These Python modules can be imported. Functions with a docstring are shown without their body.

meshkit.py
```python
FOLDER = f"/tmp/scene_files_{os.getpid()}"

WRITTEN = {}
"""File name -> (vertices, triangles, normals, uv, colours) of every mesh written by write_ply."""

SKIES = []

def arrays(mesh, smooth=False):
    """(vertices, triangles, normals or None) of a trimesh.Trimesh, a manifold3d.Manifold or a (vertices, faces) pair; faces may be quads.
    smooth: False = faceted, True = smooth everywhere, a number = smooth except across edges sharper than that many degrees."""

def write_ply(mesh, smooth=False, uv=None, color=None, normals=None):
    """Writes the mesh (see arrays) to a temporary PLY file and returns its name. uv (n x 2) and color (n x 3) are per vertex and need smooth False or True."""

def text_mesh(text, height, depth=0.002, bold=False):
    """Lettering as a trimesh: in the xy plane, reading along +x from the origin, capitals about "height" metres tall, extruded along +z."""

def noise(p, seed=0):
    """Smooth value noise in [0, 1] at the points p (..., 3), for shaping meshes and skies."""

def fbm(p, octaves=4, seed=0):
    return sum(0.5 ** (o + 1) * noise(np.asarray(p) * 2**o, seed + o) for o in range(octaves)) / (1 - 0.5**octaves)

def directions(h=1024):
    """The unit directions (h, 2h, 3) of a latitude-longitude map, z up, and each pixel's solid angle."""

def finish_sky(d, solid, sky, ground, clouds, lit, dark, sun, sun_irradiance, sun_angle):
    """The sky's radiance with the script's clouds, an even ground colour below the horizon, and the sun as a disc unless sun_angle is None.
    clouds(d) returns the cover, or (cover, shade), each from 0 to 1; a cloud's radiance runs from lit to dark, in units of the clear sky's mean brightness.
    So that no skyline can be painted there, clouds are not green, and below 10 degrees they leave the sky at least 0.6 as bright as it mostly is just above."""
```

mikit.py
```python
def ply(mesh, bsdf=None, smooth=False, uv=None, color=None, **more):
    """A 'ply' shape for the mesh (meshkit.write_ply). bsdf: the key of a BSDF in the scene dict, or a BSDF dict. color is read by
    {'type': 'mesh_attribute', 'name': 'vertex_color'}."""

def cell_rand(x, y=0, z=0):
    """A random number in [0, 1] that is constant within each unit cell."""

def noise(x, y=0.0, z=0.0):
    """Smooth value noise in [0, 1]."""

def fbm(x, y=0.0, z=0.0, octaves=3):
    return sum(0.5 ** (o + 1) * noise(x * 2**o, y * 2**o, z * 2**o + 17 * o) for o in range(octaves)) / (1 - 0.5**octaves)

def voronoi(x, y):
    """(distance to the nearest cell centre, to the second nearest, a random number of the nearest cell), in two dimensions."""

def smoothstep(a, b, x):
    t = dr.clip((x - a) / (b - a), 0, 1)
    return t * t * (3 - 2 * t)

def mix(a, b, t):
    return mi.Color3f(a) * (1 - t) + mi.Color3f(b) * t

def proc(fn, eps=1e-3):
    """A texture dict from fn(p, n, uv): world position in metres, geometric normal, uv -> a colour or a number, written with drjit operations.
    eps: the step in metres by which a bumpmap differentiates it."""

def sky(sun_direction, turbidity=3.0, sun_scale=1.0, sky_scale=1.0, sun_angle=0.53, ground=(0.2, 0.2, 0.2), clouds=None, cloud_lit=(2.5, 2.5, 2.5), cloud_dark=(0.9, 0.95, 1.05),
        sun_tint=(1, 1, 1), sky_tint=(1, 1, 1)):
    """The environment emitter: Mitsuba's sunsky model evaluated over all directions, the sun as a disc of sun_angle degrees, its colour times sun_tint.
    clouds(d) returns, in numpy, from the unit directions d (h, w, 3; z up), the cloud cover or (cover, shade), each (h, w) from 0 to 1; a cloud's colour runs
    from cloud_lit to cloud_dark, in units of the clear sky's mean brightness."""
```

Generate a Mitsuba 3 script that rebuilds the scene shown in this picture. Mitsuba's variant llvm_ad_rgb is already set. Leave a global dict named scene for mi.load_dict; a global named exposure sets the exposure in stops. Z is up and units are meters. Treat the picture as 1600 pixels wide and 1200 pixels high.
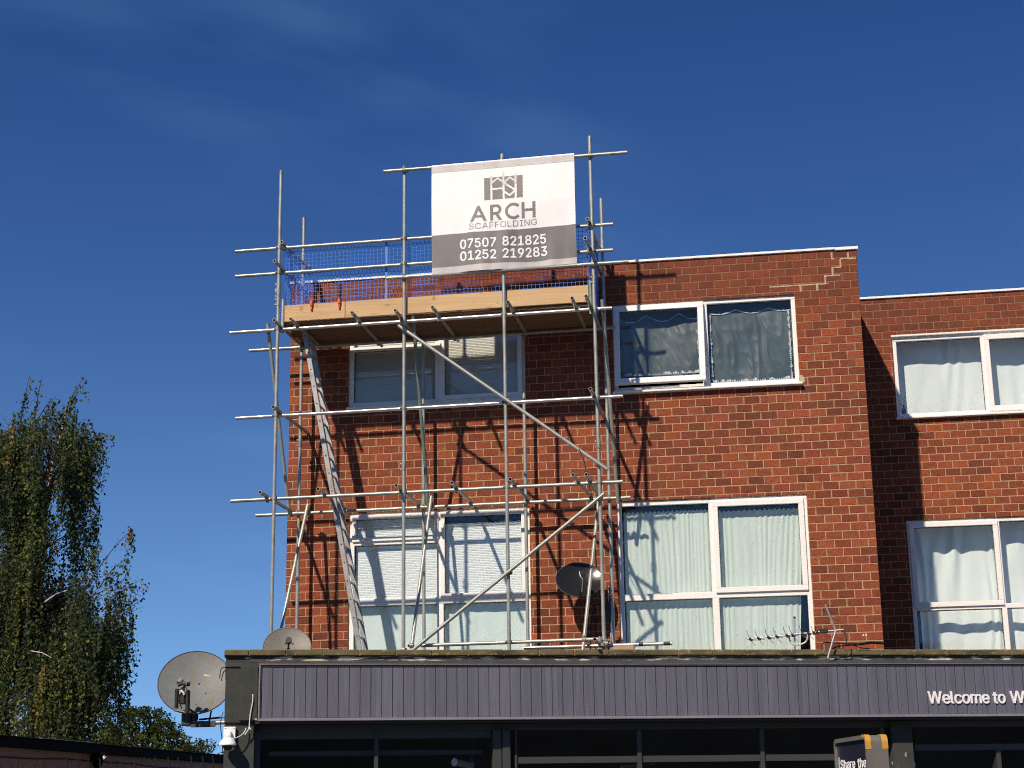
import math, numpy as np, trimesh, mitsuba as mi, drjit as dr, mikit, meshkit
from mikit import proc, ply, noise, fbm, cell_rand, smoothstep, mix
from shapely.geometry import Polygon, box as sbox, LineString
from shapely.ops import unary_union
from shapely import affinity

T = mi.ScalarTransform4f
scene, labels = {}, {}
rng = np.random.default_rng(7)

# ------------------------------------------------------------------ camera, sky, exposure
EYE = np.array([6.831, -22.822, 1.65])
FWD = np.array([-0.147856, 0.957254, 0.248604])
UP = np.array([0.052635, -0.243394, 0.968498])
scene['camera'] = {'type': 'perspective', 'fov': 34.33, 'fov_axis': 'x', 'near_clip': 0.1, 'far_clip': 3000.0,
                   'to_world': T().look_at(origin=EYE.tolist(), target=(EYE + 10 * FWD).tolist(), up=UP.tolist())}
SUN = (-0.367, -1.0, 0.93)


def wisps(d):
    x, y, z = d[..., 0], d[..., 1], np.maximum(d[..., 2], 0.02)
    u, v = x / (z + 0.25), y / (z + 0.25)
    a = 0.65
    p, q = u * math.cos(a) + v * math.sin(a), -u * math.sin(a) + v * math.cos(a)
    big = meshkit.fbm(np.stack([p * 2.2 + 11.9, q * 4.2 + 1.7, p * 0 + 2.0], -1), 3, seed=6)
    fine = meshkit.fbm(np.stack([p * 7.0, q * 16.0, p * 0 + 5.0], -1), 5, seed=9)
    veil = np.clip((big - 0.50) * 2.4, 0, 1) * np.clip((fine - 0.30) * 2.2, 0, 1) * 0.062
    haze = 0.62 * np.exp(-np.degrees(np.arcsin(np.clip(z, 0, 1))) / 6.7)   # the pale band that rings the whole horizon
    return veil + haze * (1 - veil)


scene['sky'] = mikit.sky(SUN, turbidity=2.6, sun_scale=1.0, sky_scale=0.50, sun_angle=0.9, ground=(0.07, 0.065, 0.06), clouds=wisps,
                         cloud_lit=(4.1, 8.0, 13.0), cloud_dark=(3.6, 6.8, 11.0), sky_tint=(0.315, 0.60, 1.17), sun_tint=(0.955, 1.0, 1.11))
exposure = 1.8

# ------------------------------------------------------------------ helpers
TAKEN = {}


def numbered(key):
    n = TAKEN.get(key, -1) + 1
    TAKEN[key] = n
    return key if n == 0 else f'{key}_{n:03d}'


def L(key, label=None, cat=None, group=None, kind=None):
    labels[key] = {k: v for k, v in dict(label=label, category=cat, group=group, kind=kind).items() if v}
    return key


def thing(name, label, cat, group=None):
    return L(numbered(name), label, cat, group)


def add(name, mesh, bsdf, parent=None, smooth=False, label=None, cat=None, group=None, kind=None, color=None):
    key = numbered((parent + '__' if parent else '') + name)
    scene[key] = ply(mesh, bsdf, smooth=smooth, color=color)
    if label or kind:
        L(key, label, cat, group, kind)
    return key


def reuse(name, shape, parent, move):
    key = numbered(parent + '__' + name)
    scene[key] = {**shape, 'to_world': move}
    return key


def cat(ms):
    vs, fs, n = [], [], 0
    for m in ms:
        v, f = (m.vertices, m.faces) if hasattr(m, 'vertices') else m
        vs.append(np.asarray(v)); fs.append(np.asarray(f) + n); n += len(v)
    return np.vstack(vs), np.vstack(fs)


def box(x0, x1, y0, y1, z0, z1, c=0.0):
    """a box, its edges cut by c"""
    x0, x1, y0, y1, z0, z1 = min(x0, x1), max(x0, x1), min(y0, y1), max(y0, y1), min(z0, z1), max(z0, z1)
    c = min(c, 0.45 * min(x1 - x0, y1 - y0, z1 - z0))
    if c <= 0:
        v = np.array([[x, y, z] for x in (x0, x1) for y in (y0, y1) for z in (z0, z1)], float)
        f = np.array([[0, 1, 3], [0, 3, 2], [4, 6, 7], [4, 7, 5], [0, 4, 5], [0, 5, 1], [2, 3, 7], [2, 7, 6], [0, 2, 6], [0, 6, 4], [1, 5, 7], [1, 7, 3]])
        return v, f
    pts = []
    for a in (0, 1):
        for b in (0, 1):
            for d in (0, 1):
                p = np.array([(x0, x1)[a], (y0, y1)[b], (z0, z1)[d]]); s = np.array([1 - 2 * a, 1 - 2 * b, 1 - 2 * d]) * c
                for k in range(3):
                    q = p + s; q[k] = p[k]; pts.append(q)
    h = trimesh.convex.convex_hull(np.array(pts))
    return np.array(h.vertices), np.array(h.faces)


def frame_of(d):
    d = d / np.linalg.norm(d)
    a = np.cross(d, [0, 0, 1.0] if abs(d[2]) < 0.9 else [1.0, 0, 0]); a /= np.linalg.norm(a)
    return a, np.cross(d, a)


def rod(path, r, n=8, cap=True):
    """a round bar along a path; r may vary"""
    path = np.asarray(path, float); r = np.broadcast_to(r, len(path))
    vs = []
    for i, p in enumerate(path):
        d = path[min(i + 1, len(path) - 1)] - path[max(i - 1, 0)]
        if i == 0: a, b = frame_of(d)
        else:
            d = d / np.linalg.norm(d); a = a - d * (a @ d); a /= np.linalg.norm(a); b = np.cross(d, a)
        t = np.arange(n) * 2 * np.pi / n
        vs.append(p + r[i] * (np.cos(t)[:, None] * a + np.sin(t)[:, None] * b))
    v = np.vstack(vs); f = []
    for i in range(len(path) - 1):
        for k in range(n):
            q = i * n + k, i * n + (k + 1) % n, (i + 1) * n + (k + 1) % n, (i + 1) * n + k
            f += [[q[0], q[1], q[2]], [q[0], q[2], q[3]]]
    if cap:
        v = np.vstack([v, path[0], path[-1]]); e = len(v); o = (len(path) - 1) * n
        for k in range(n):
            f += [[e - 2, (k + 1) % n, k], [e - 1, o + k, o + (k + 1) % n]]
    return v, np.array(f)


def tube(p0, p1, r=0.0242, wall=0.0045, n=18):
    """an open scaffold tube"""
    p0, p1 = np.asarray(p0, float), np.asarray(p1, float)
    o = rod([p0, p1], r, n, False); i = rod([p0, p1], r - wall, n, False)
    v = np.vstack([o[0], i[0]]); f = [o[1], i[1][:, ::-1] + 2 * n]
    k = np.arange(n); k1 = (k + 1) % n
    for s, flip in ((0, 1), (n, 0)):
        a, b, c, d = s + k, s + k1, 2 * n + s + k1, 2 * n + s + k
        q = np.vstack([np.stack([a, b, c], 1), np.stack([a, c, d], 1)])
        f.append(q[:, ::-1] if flip else q)
    return v, np.vstack(f)


def prism(poly, y0, y1):
    """a polygon drawn in (x, z) given depth from y0 to y1"""
    out = []
    for g in getattr(poly, 'geoms', [poly]):
        m = trimesh.creation.extrude_polygon(g, abs(y1 - y0), engine='earcut')
        v = np.array(m.vertices)
        out.append((np.stack([v[:, 0], max(y0, y1) - v[:, 2], v[:, 1]], 1), np.array(m.faces)))
    return cat(out)


def move(m, M, o=(0, 0, 0)):
    return np.asarray(m[0]) @ np.asarray(M, float).T + np.asarray(o, float), m[1]


def grid(nu, nv, fn):
    """fn(u, v) -> points, u and v from 0 to 1"""
    u, v = np.meshgrid(np.linspace(0, 1, nu), np.linspace(0, 1, nv), indexing='ij')
    p = fn(u.ravel(), v.ravel())
    i, j = np.meshgrid(np.arange(nu - 1), np.arange(nv - 1), indexing='ij')
    a = (i * nv + j).ravel()
    return p, np.vstack([np.stack([a, a + nv, a + nv + 1], 1), np.stack([a, a + nv + 1, a + 1], 1)])


def ball(c, r, s=1):
    m = trimesh.creation.icosphere(subdivisions=s, radius=1.0)
    return np.array(m.vertices) * r + np.asarray(c, float), np.array(m.faces)


# ------------------------------------------------------------------ materials
def rgb(*c): return {'type': 'rgb', 'value': list(c)}


def mat(name, base, rough=0.6, metal=0.0, spec=0.5, two=True, **more):
    b = {'type': 'principled', 'base_color': rgb(*base) if isinstance(base, tuple) else base, 'roughness': rough, 'metallic': metal, 'specular': spec, **more}
    scene[name] = {'type': 'twosided', 'b': b} if two else b


COURSE, LONG, JOINT, ZBED, XEND = 0.115, 0.225, 0.0115, 7.45, 8.28


def brick_colour(p, n, uv):
    side = dr.abs(n.x) > 0.7
    u = dr.select(side, p.y, p.x - XEND)
    row = dr.floor((p.z - ZBED) / COURSE)
    col = dr.floor((u + 0.5 * LONG * (row - 2 * dr.floor(row / 2))) / LONG)
    k = dr.select(side, 5.0, 0.0) + dr.select(p.y > 1.5, 9.0, 0.0)
    r, s = cell_rand(col, row, k), cell_rand(col, row, k + 2)
    c = mix((0.172, 0.047, 0.026), (0.305, 0.082, 0.039), r)
    c = mix(c, (0.345, 0.092, 0.034), smoothstep(0.86, 0.95, s) * 0.7)
    c = mix(c, (0.120, 0.042, 0.027), (1 - smoothstep(0.06, 0.16, s)) * 0.7)
    g = fbm(p.x * 45, p.z * 60, p.y * 45, 3)
    c = c * (0.72 + 0.56 * g)
    speck = smoothstep(0.70, 0.80, noise(p.x * 120, p.z * 120, p.y * 90))
    c = mix(c, (0.10, 0.034, 0.024), speck * 0.6)
    dirt = smoothstep(8.0, 9.1, p.z) * 0.38 + smoothstep(0.48, 0.78, fbm(p.x * 0.9, p.z * 0.7, p.y, 3)) * 0.26 + smoothstep(0.55, 0.8, fbm(p.x * 6, p.z * 0.8, p.y, 2)) * 0.16
    return mix(c, (0.13, 0.042, 0.028), dirt)


mat('brick', proc(brick_colour), 0.92, spec=0.2)


def mortar_colour(p, n, uv):
    g = fbm(p.x * 14, p.z * 14, p.y * 14, 3)
    c = mix((0.37, 0.245, 0.14), (0.53, 0.37, 0.225), g)
    old = smoothstep(7.5, 8.8, p.z + 1.0 * (fbm(p.x * 1.3, p.z * 1.3, 4.0, 3) - 0.5)) * 0.75
    c = mix(c, (0.22, 0.12, 0.07), old)
    return mix(c, (0.14, 0.09, 0.055), smoothstep(0.62, 0.78, fbm(p.x * 5, p.z * 7, p.y + 3, 3)) * 0.4)


mat('mortar', proc(mortar_colour), 0.95, spec=0.1)
mat('new_mortar', proc(lambda p, n, uv: mix((0.36, 0.27, 0.17), (0.58, 0.46, 0.31), fbm(p.x * 30, p.z * 30, 1.0, 3))), 0.95, spec=0.1)


def upvc(p, n, uv):
    return mix((0.83, 0.82, 0.79), (0.66, 0.63, 0.57), smoothstep(0.6, 0.9, fbm(p.x * 3, p.z * 3, p.y * 3, 3)) * 0.25)


mat('white_plastic', proc(upvc), 0.35, spec=0.5)
mat('white_coping', proc(lambda p, n, uv: mix((0.85, 0.84, 0.81), (0.5, 0.47, 0.42), smoothstep(0.6, 0.9, fbm(p.x * 4, p.z * 20, p.y * 2, 3)) * 0.6)), 0.5)
mat('gasket', (0.02, 0.022, 0.025), 0.6)
scene['glass'] = {'type': 'thindielectric', 'int_ior': 1.5}
mat('shop_interior', (0.07, 0.07, 0.066), 0.9, spec=0.1)
mat('interior', (0.07, 0.068, 0.065), 0.9, spec=0.1)


def steel(lo, hi, rust):
    def fn(p, n, uv):
        g = fbm(p.x * 9, p.y * 9, p.z * 9, 3)
        c = mix(lo, hi, g)
        s = smoothstep(0.58, 0.80, fbm(p.x * 7 + 4, p.y * 7, p.z * 5, 2))
        return mix(c, rust, s * 0.4)
    return proc(fn)


mat('galvanised', steel((0.30, 0.32, 0.29), (0.48, 0.49, 0.44), (0.24, 0.20, 0.15)), 0.42, metal=0.45)
mat('alloy', steel((0.62, 0.62, 0.63), (0.78, 0.78, 0.79), (0.45, 0.44, 0.42)), 0.30, metal=0.75)
mat('green_steel', steel((0.13, 0.22, 0.16), (0.30, 0.36, 0.30), (0.07, 0.16, 0.10)), 0.45, metal=0.35)
mat('coupler_steel', steel((0.20, 0.20, 0.18), (0.42, 0.41, 0.36), (0.16, 0.11, 0.07)), 0.5, metal=0.5)
mat('ladder_alloy', steel((0.24, 0.25, 0.25), (0.46, 0.46, 0.44), (0.09, 0.10, 0.12)), 0.42, metal=0.45)
mat('black_plastic', (0.018, 0.019, 0.022), 0.45)


def pine(lo, hi, knot):
    def fn(p, n, uv):
        w = fbm(p.x * 2.0, p.y * 30, p.z * 42 + 1.5 * noise(p.x * 1.5, p.z * 4, 2.0), 3)
        c = mix(lo, hi, w)
        k = smoothstep(0.84, 0.90, noise(p.x * 9, p.z * 18, p.y * 9 + 3))
        stain = smoothstep(0.5, 0.75, fbm(p.x * 1.4, p.z * 2, 7.0, 2))
        return mix(c, knot, k * 0.45 + stain * 0.12)
    return proc(fn)


mat('pale_pine', pine((0.49, 0.325, 0.17), (0.67, 0.465, 0.26), (0.28, 0.15, 0.07)), 0.75, spec=0.2)
mat('deck_wood', pine((0.12, 0.075, 0.042), (0.22, 0.145, 0.085), (0.06, 0.04, 0.025)), 0.85, spec=0.15)
mat('orange_plastic', (0.75, 0.10, 0.025), 0.5)
mat('blue_net', (0.10, 0.27, 0.86), 0.6)
mat('net_band', (0.10, 0.22, 0.60), 0.6)


def weave(base, dark):
    return proc(lambda p, n, uv: mix(base, dark, 0.35 * smoothstep(0.45, 0.8, fbm(p.x * 6, p.z * 2.5, 3.0, 3)) + 0.10 * noise(p.x * 160, p.z * 160, 1.0)))


mat('banner_white', weave((0.87, 0.87, 0.86), (0.82, 0.82, 0.82)), 0.6, spec=0.3)
mat('banner_grey', weave((0.195, 0.185, 0.185), (0.145, 0.138, 0.14)), 0.5, spec=0.4)
mat('banner_hem', weave((0.55, 0.53, 0.52), (0.42, 0.39, 0.38)), 0.6)
mat('print_grey', weave((0.20, 0.185, 0.185), (0.14, 0.13, 0.13)), 0.55)
mat('print_pale', (0.62, 0.61, 0.61), 0.55)
mat('print_white', (0.86, 0.86, 0.86), 0.55)


def streaks(p, n, uv):
    u = p.x * 0.9523 + p.y * 0.3053
    b = cell_rand(dr.floor((u - 0.0) / 0.1335), 3, 5)
    g = fbm(u * 75, p.z * 2.2, 2.0, 3)
    c = mix((0.088, 0.092, 0.126), (0.138, 0.142, 0.182), g)
    return c * (0.90 + 0.20 * b)


mat('fascia_board', proc(streaks), 0.55, spec=0.4)
mat('fascia_trim', proc(lambda p, n, uv: mix((0.19, 0.18, 0.21), (0.25, 0.24, 0.27), fbm(p.x * 5, p.y * 5, p.z * 5, 2))), 0.4)
mat('dark_trim', (0.030, 0.030, 0.036), 0.45)
mat('shop_frame', (0.045, 0.05, 0.05), 0.4)


def charcoal(p, n, uv):
    g = fbm(p.x * 8, p.y * 8, p.z * 8, 4)
    c = mix((0.036, 0.041, 0.038), (0.062, 0.067, 0.060), g)
    c = c * (0.85 + 0.3 * noise(p.x * 70, p.y * 70, p.z * 70))
    chip = smoothstep(0.735, 0.76, fbm(p.x * 9 + 2, p.y * 9, p.z * 12, 4))
    return mix(c, (0.55, 0.53, 0.46), chip * 0.9)


mat('charcoal_render', proc(charcoal), 0.85, spec=0.25)


def peeled(p, n, uv):
    g = fbm(p.x * 7 + 1, p.y * 7, p.z * 26, 4)
    c = mix((0.035, 0.035, 0.035), (0.10, 0.10, 0.09), fbm(p.x * 20, p.y * 20, p.z * 30, 3))
    g = g + 0.07 * smoothstep(3.2, 2.0, p.x) * smoothstep(0.5, 0.9, p.x) - 0.02
    c = mix(c, (0.22, 0.21, 0.17), smoothstep(0.50, 0.56, g))
    return mix(c, (0.62, 0.58, 0.42), smoothstep(0.60, 0.63, g))


mat('peeled_paint', proc(peeled), 0.85, spec=0.25)
mat('lead', proc(lambda p, n, uv: mix((0.045, 0.045, 0.05), (0.075, 0.075, 0.08), fbm(p.x * 6, p.y * 6, p.z * 9, 3))), 0.5, metal=0.2)


def stone(p, n, uv):
    g = fbm(p.x * 10, p.y * 10, p.z * 16, 4)
    c = mix((0.085, 0.070, 0.036), (0.19, 0.160, 0.088), g)
    c = mix(c, (0.05, 0.05, 0.038), smoothstep(0.55, 0.75, fbm(p.x * 2.3, p.y * 2.3, p.z * 9 + 3, 3)) * 0.8)
    lich = smoothstep(0.66, 0.74, fbm(p.x * 24, p.y * 24, p.z * 24 + 5, 3))
    return mix(c, (0.36, 0.30, 0.12), lich * 0.55)


mat('coping_stone', proc(stone), 0.9, spec=0.2)
mat('roof_felt', proc(lambda p, n, uv: mix((0.045, 0.045, 0.044), (0.085, 0.082, 0.078), fbm(p.x * 3, p.y * 3, 1.0, 4))), 0.9)


def fabric(lo, hi, fx=14):
    return proc(lambda p, n, uv: mix(lo, hi, fbm(p.x * fx, p.y * 3, p.z * 1.2, 3)))


def cloth(name, col, trans):
    scene[name] = {'type': 'blendbsdf', 'weight': trans, 'a': {'type': 'twosided', 'b': {'type': 'diffuse', 'reflectance': col}},
                   'b': {'type': 'principledthin', 'base_color': rgb(0.7, 0.75, 0.7), 'roughness': 0.9, 'diff_trans': 1.6, 'spec_trans': 0.0, 'eta': 1.3}}


mat('net_curtain', fabric((0.47, 0.575, 0.53), (0.60, 0.70, 0.645)), 0.9, spec=0.1)
mat('pale_curtain', fabric((0.62, 0.72, 0.72), (0.71, 0.80, 0.80), 4), 0.9, spec=0.1)
mat('mint_screen', fabric((0.54, 0.66, 0.64), (0.61, 0.73, 0.70), 2), 0.9, spec=0.1)
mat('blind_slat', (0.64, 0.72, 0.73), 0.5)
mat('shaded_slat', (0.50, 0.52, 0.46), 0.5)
mat('plastic_film', proc(lambda p, n, uv: mix((0.034, 0.055, 0.058), (0.080, 0.115, 0.118), fbm(p.x * 4, p.y * 8, p.z * 2.5, 4))), 0.42, spec=0.5)
mat('film_backing', (0.10, 0.16, 0.17), 0.9, spec=0.1)
mat('film_tape', proc(lambda p, n, uv: mix((0.25, 0.31, 0.33), (0.70, 0.74, 0.75), fbm(p.x * 30, p.y * 8, p.z * 30, 3))), 0.5)
mat('dish_grey', proc(lambda p, n, uv: mix(mix((0.125, 0.142, 0.150), (0.175, 0.190, 0.190), fbm(p.x * 5, p.y * 5, p.z * 5, 3)), (0.17, 0.135, 0.085),
                                           smoothstep(0.60, 0.75, fbm(p.x * 13, p.y * 4, p.z * 1.6 + 3, 3)) * 0.6)), 0.55, spec=0.4)
mat('dish_beige', proc(lambda p, n, uv: mix((0.13, 0.128, 0.112), (0.20, 0.195, 0.17), fbm(p.x * 9, p.y * 5, p.z * 3, 3))), 0.5, spec=0.4)
mat('dish_black', (0.016, 0.017, 0.019), 0.2, spec=0.35)
mat('dark_metal', (0.035, 0.036, 0.042), 0.45)
mat('camera_white', (0.84, 0.84, 0.84), 0.35)
mat('cable_white', (0.62, 0.62, 0.58), 0.5)


def pink(p, n, uv):
    g = fbm(p.x * 3, p.y * 3, p.z * 5, 4)
    c = mix((0.42, 0.26, 0.215), (0.56, 0.37, 0.31), g)
    return mix(c, (0.12, 0.085, 0.075), smoothstep(0.58, 0.80, fbm(p.y * 9, p.x, p.z * 1.6, 3)) * 0.6)


mat('pink_render', proc(pink), 0.9, spec=0.15)
mat('dark_brick', proc(lambda p, n, uv: mix((0.10, 0.085, 0.07), (0.30, 0.27, 0.24), fbm(p.x * 0.35, 2.0, p.z * 0.9, 3))), 0.9, spec=0.1)
mat('slate', (0.07, 0.07, 0.075), 0.8, spec=0.1)
mat('eaves_black', (0.016, 0.015, 0.015), 0.85, spec=0.1)
mat('fence_metal', (0.018, 0.016, 0.016), 0.8, spec=0.2)
mat('tarmac', proc(lambda p, n, uv: mix((0.04, 0.04, 0.042), (0.065, 0.064, 0.062), fbm(p.x * 4, p.y * 4, 1.0, 4))), 0.9)
mat('paving', proc(lambda p, n, uv: mix((0.085, 0.082, 0.078), (0.13, 0.125, 0.118), fbm(p.x * 3, p.y * 3, 1.0, 4))), 0.9)
mat('grass_ground', proc(lambda p, n, uv: mix((0.035, 0.055, 0.018), (0.07, 0.085, 0.03), fbm(p.x * 0.6, p.y * 0.6, 1.0, 4))), 0.95)
scene['leaf'] = {'type': 'principledthin', 'base_color': {'type': 'mesh_attribute', 'name': 'vertex_color'}, 'roughness': 0.38, 'diff_trans': 0.7, 'spec_trans': 0.0, 'eta': 1.5}
mat('birch_bark', proc(lambda p, n, uv: mix((0.50, 0.47, 0.42), (0.06, 0.05, 0.045), smoothstep(0.5, 0.6, fbm(p.x * 5, p.y * 5, p.z * 9, 3)))), 0.85)
mat('twig', (0.055, 0.040, 0.032), 0.85)
mat('totem_grey', proc(lambda p, n, uv: mix((0.115, 0.110, 0.100), (0.155, 0.148, 0.135), fbm(p.x * 6, p.y * 6, p.z * 3, 3))), 0.5)
mat('totem_yellow', (0.52, 0.27, 0.04), 0.5)
mat('totem_screen', proc(lambda p, n, uv: mix((0.010, 0.013, 0.026), (0.022, 0.026, 0.048), fbm(p.x * 3, p.y * 3, p.z * 4, 3))), 0.25)
mat('letter_white', (0.83, 0.83, 0.86), 0.4)
mat('bottle_dark', (0.03, 0.045, 0.06), 0.2)
mat('wood_block', pine((0.34, 0.22, 0.13), (0.48, 0.33, 0.20), (0.2, 0.12, 0.06)), 0.8)
mat('lamp_grey', (0.22, 0.22, 0.22), 0.5)

# ------------------------------------------------------------------ the ground
add('ground', grid(40, 40, lambda u, v: np.stack([(u - 0.5) * 1600, (v - 0.5) * 1600, u * 0], 1)), 'grass_ground', kind='structure')
add('road', box(-90, 90, -30, -11.5, 0.0, 0.004), 'tarmac', kind='structure')
add('pavement', cat([box(-90, 90, -11.5, -3.4, 0.0, 0.12, 0.01), box(-90, 90, -3.4, 4, 0.0, 0.116), box(-90, 90, -11.64, -11.5, 0.0, 0.125, 0.01)]), 'paving', kind='structure')


# ------------------------------------------------------------------ brick walls
def brick_mesh(u0, u1, z0, z1, c=0.003, depth=0.010):
    """one brick, its face at y = 0 and its back at y = depth"""
    r = rng.uniform(-1, 1, (4, 2)) * 0.0016
    e = np.array([[u0, z0], [u1, z0], [u1, z1], [u0, z1]], float) + r
    m = e.mean(0); ins = e + np.sign(m - e) * c
    v = np.vstack([np.c_[e[:, 0], np.full(4, depth), e[:, 1]], np.c_[e[:, 0], np.full(4, c), e[:, 1]], np.c_[ins[:, 0], np.zeros(4), ins[:, 1]]])
    f = [[8, 9, 10], [8, 10, 11]]
    for a in (0, 4):
        for k in range(4):
            q = a + k, a + (k + 1) % 4, a + 4 + (k + 1) % 4, a + 4 + k
            f += [[q[0], q[1], q[2]], [q[0], q[2], q[3]]]
    return v, np.array(f)


STOCK = [ply(brick_mesh(0, LONG - JOINT, 0, COURSE - JOINT), 'brick') for _ in range(5)]


def lay(u_lo, u_hi, z_lo, z_hi, holes, u_end):
    """(u0, u1, z0, z1, full) of every brick between the given edges, clear of the holes"""
    out = []
    for row in range(int(math.floor((z_lo - ZBED) / COURSE)), int(math.ceil((z_hi - ZBED) / COURSE))):
        z0, z1 = ZBED + row * COURSE + JOINT / 2, ZBED + (row + 1) * COURSE - JOINT / 2
        if z1 > z_hi + 0.002: z1 = z_hi
        if z1 - z0 < 0.03: continue
        off = -0.5 * LONG * (row % 2)
        n0 = int(math.floor((u_lo - u_end - off) / LONG)) - 1
        for n in range(n0, int(math.ceil((u_hi - u_end - off) / LONG)) + 1):
            a, b = u_end + off + n * LONG + JOINT / 2, u_end + off + (n + 1) * LONG - JOINT / 2
            parts = [(max(a, u_lo), min(b, u_hi - (0.0 if b > u_hi else 0)), z0, z1)]
            for (h0, h1, g0, g1) in holes:
                new = []
                for (p, q, s, t) in parts:
                    if q <= h0 or p >= h1 or t <= g0 or s >= g1: new.append((p, q, s, t)); continue
                    if p < h0: new.append((p, h0, s, t))
                    if q > h1: new.append((h1, q, s, t))
                    if t - g1 > 0.02: new.append((max(p, h0), min(q, h1), g1, t))
                    if g0 - s > 0.02: new.append((max(p, h0), min(q, h1), s, g0))
                parts = new
            for (p, q, s, t) in parts:
                if q - p > 0.012 and t - s > 0.015:
                    out.append((p, q, s, t, abs(q - p - LONG + JOINT) < 1e-6 and abs(t - s - COURSE + JOINT) < 1e-6))
    return out


def brick_face(parent, u_lo, u_hi, z_lo, z_hi, holes, y, single):
    bricks = lay(u_lo, u_hi, z_lo, z_hi, holes, XEND)
    def rank(b):
        c = np.array([(b[0] + b[1]) / 2, y, (b[2] + b[3]) / 2]); return (not b[4], np.linalg.norm(c - EYE))
    bricks.sort(key=rank)
    rest = []
    for i, (a, b, s, t, full) in enumerate(bricks):
        if i < single:
            reuse('wall__brick', STOCK[i % 5], parent, T().translate([a, y + rng.uniform(-0.0015, 0.0008), s]))
        else:
            m = brick_mesh(a, b, s, t); rest.append((m[0] + [0, y + rng.uniform(-0.0015, 0.0008), 0], m[1]))
    add('wall__brickwork', cat(rest), 'brick', parent, label='remaining bricks of the wall', kind='stuff')


def side_face(parent, x, y_lo, y_hi, z_lo, z_hi, out):
    ms = []
    for (a, b, s, t, full) in lay(y_lo, y_hi, z_lo, z_hi, [], y_lo):
        v, f = brick_mesh(a, b, s, t)
        ms.append((np.stack([x - out * v[:, 1], v[:, 0], v[:, 2]], 1), f if out < 0 else f[:, ::-1]))
    add('wall__side_brickwork', cat(ms), 'brick', parent, kind='stuff')


# ------------------------------------------------------------------ windows
def bar(x0, x1, y0, y1, z0, z1, c=0.006): return box(x0, x1, y0, y1, z0, z1, c)


def ring(x0, x1, z0, z1, w, y0, y1, wb=None):
    wb = wb or w
    return cat([bar(x0, x1, y0, y1, z1 - w, z1), bar(x0, x1, y0, y1, z0, z0 + wb),
                bar(x0, x0 + w, y0 + 0.001, y1, z0 + wb, z1 - w), bar(x1 - w, x1, y0 + 0.001, y1, z0 + wb, z1 - w)])


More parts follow.
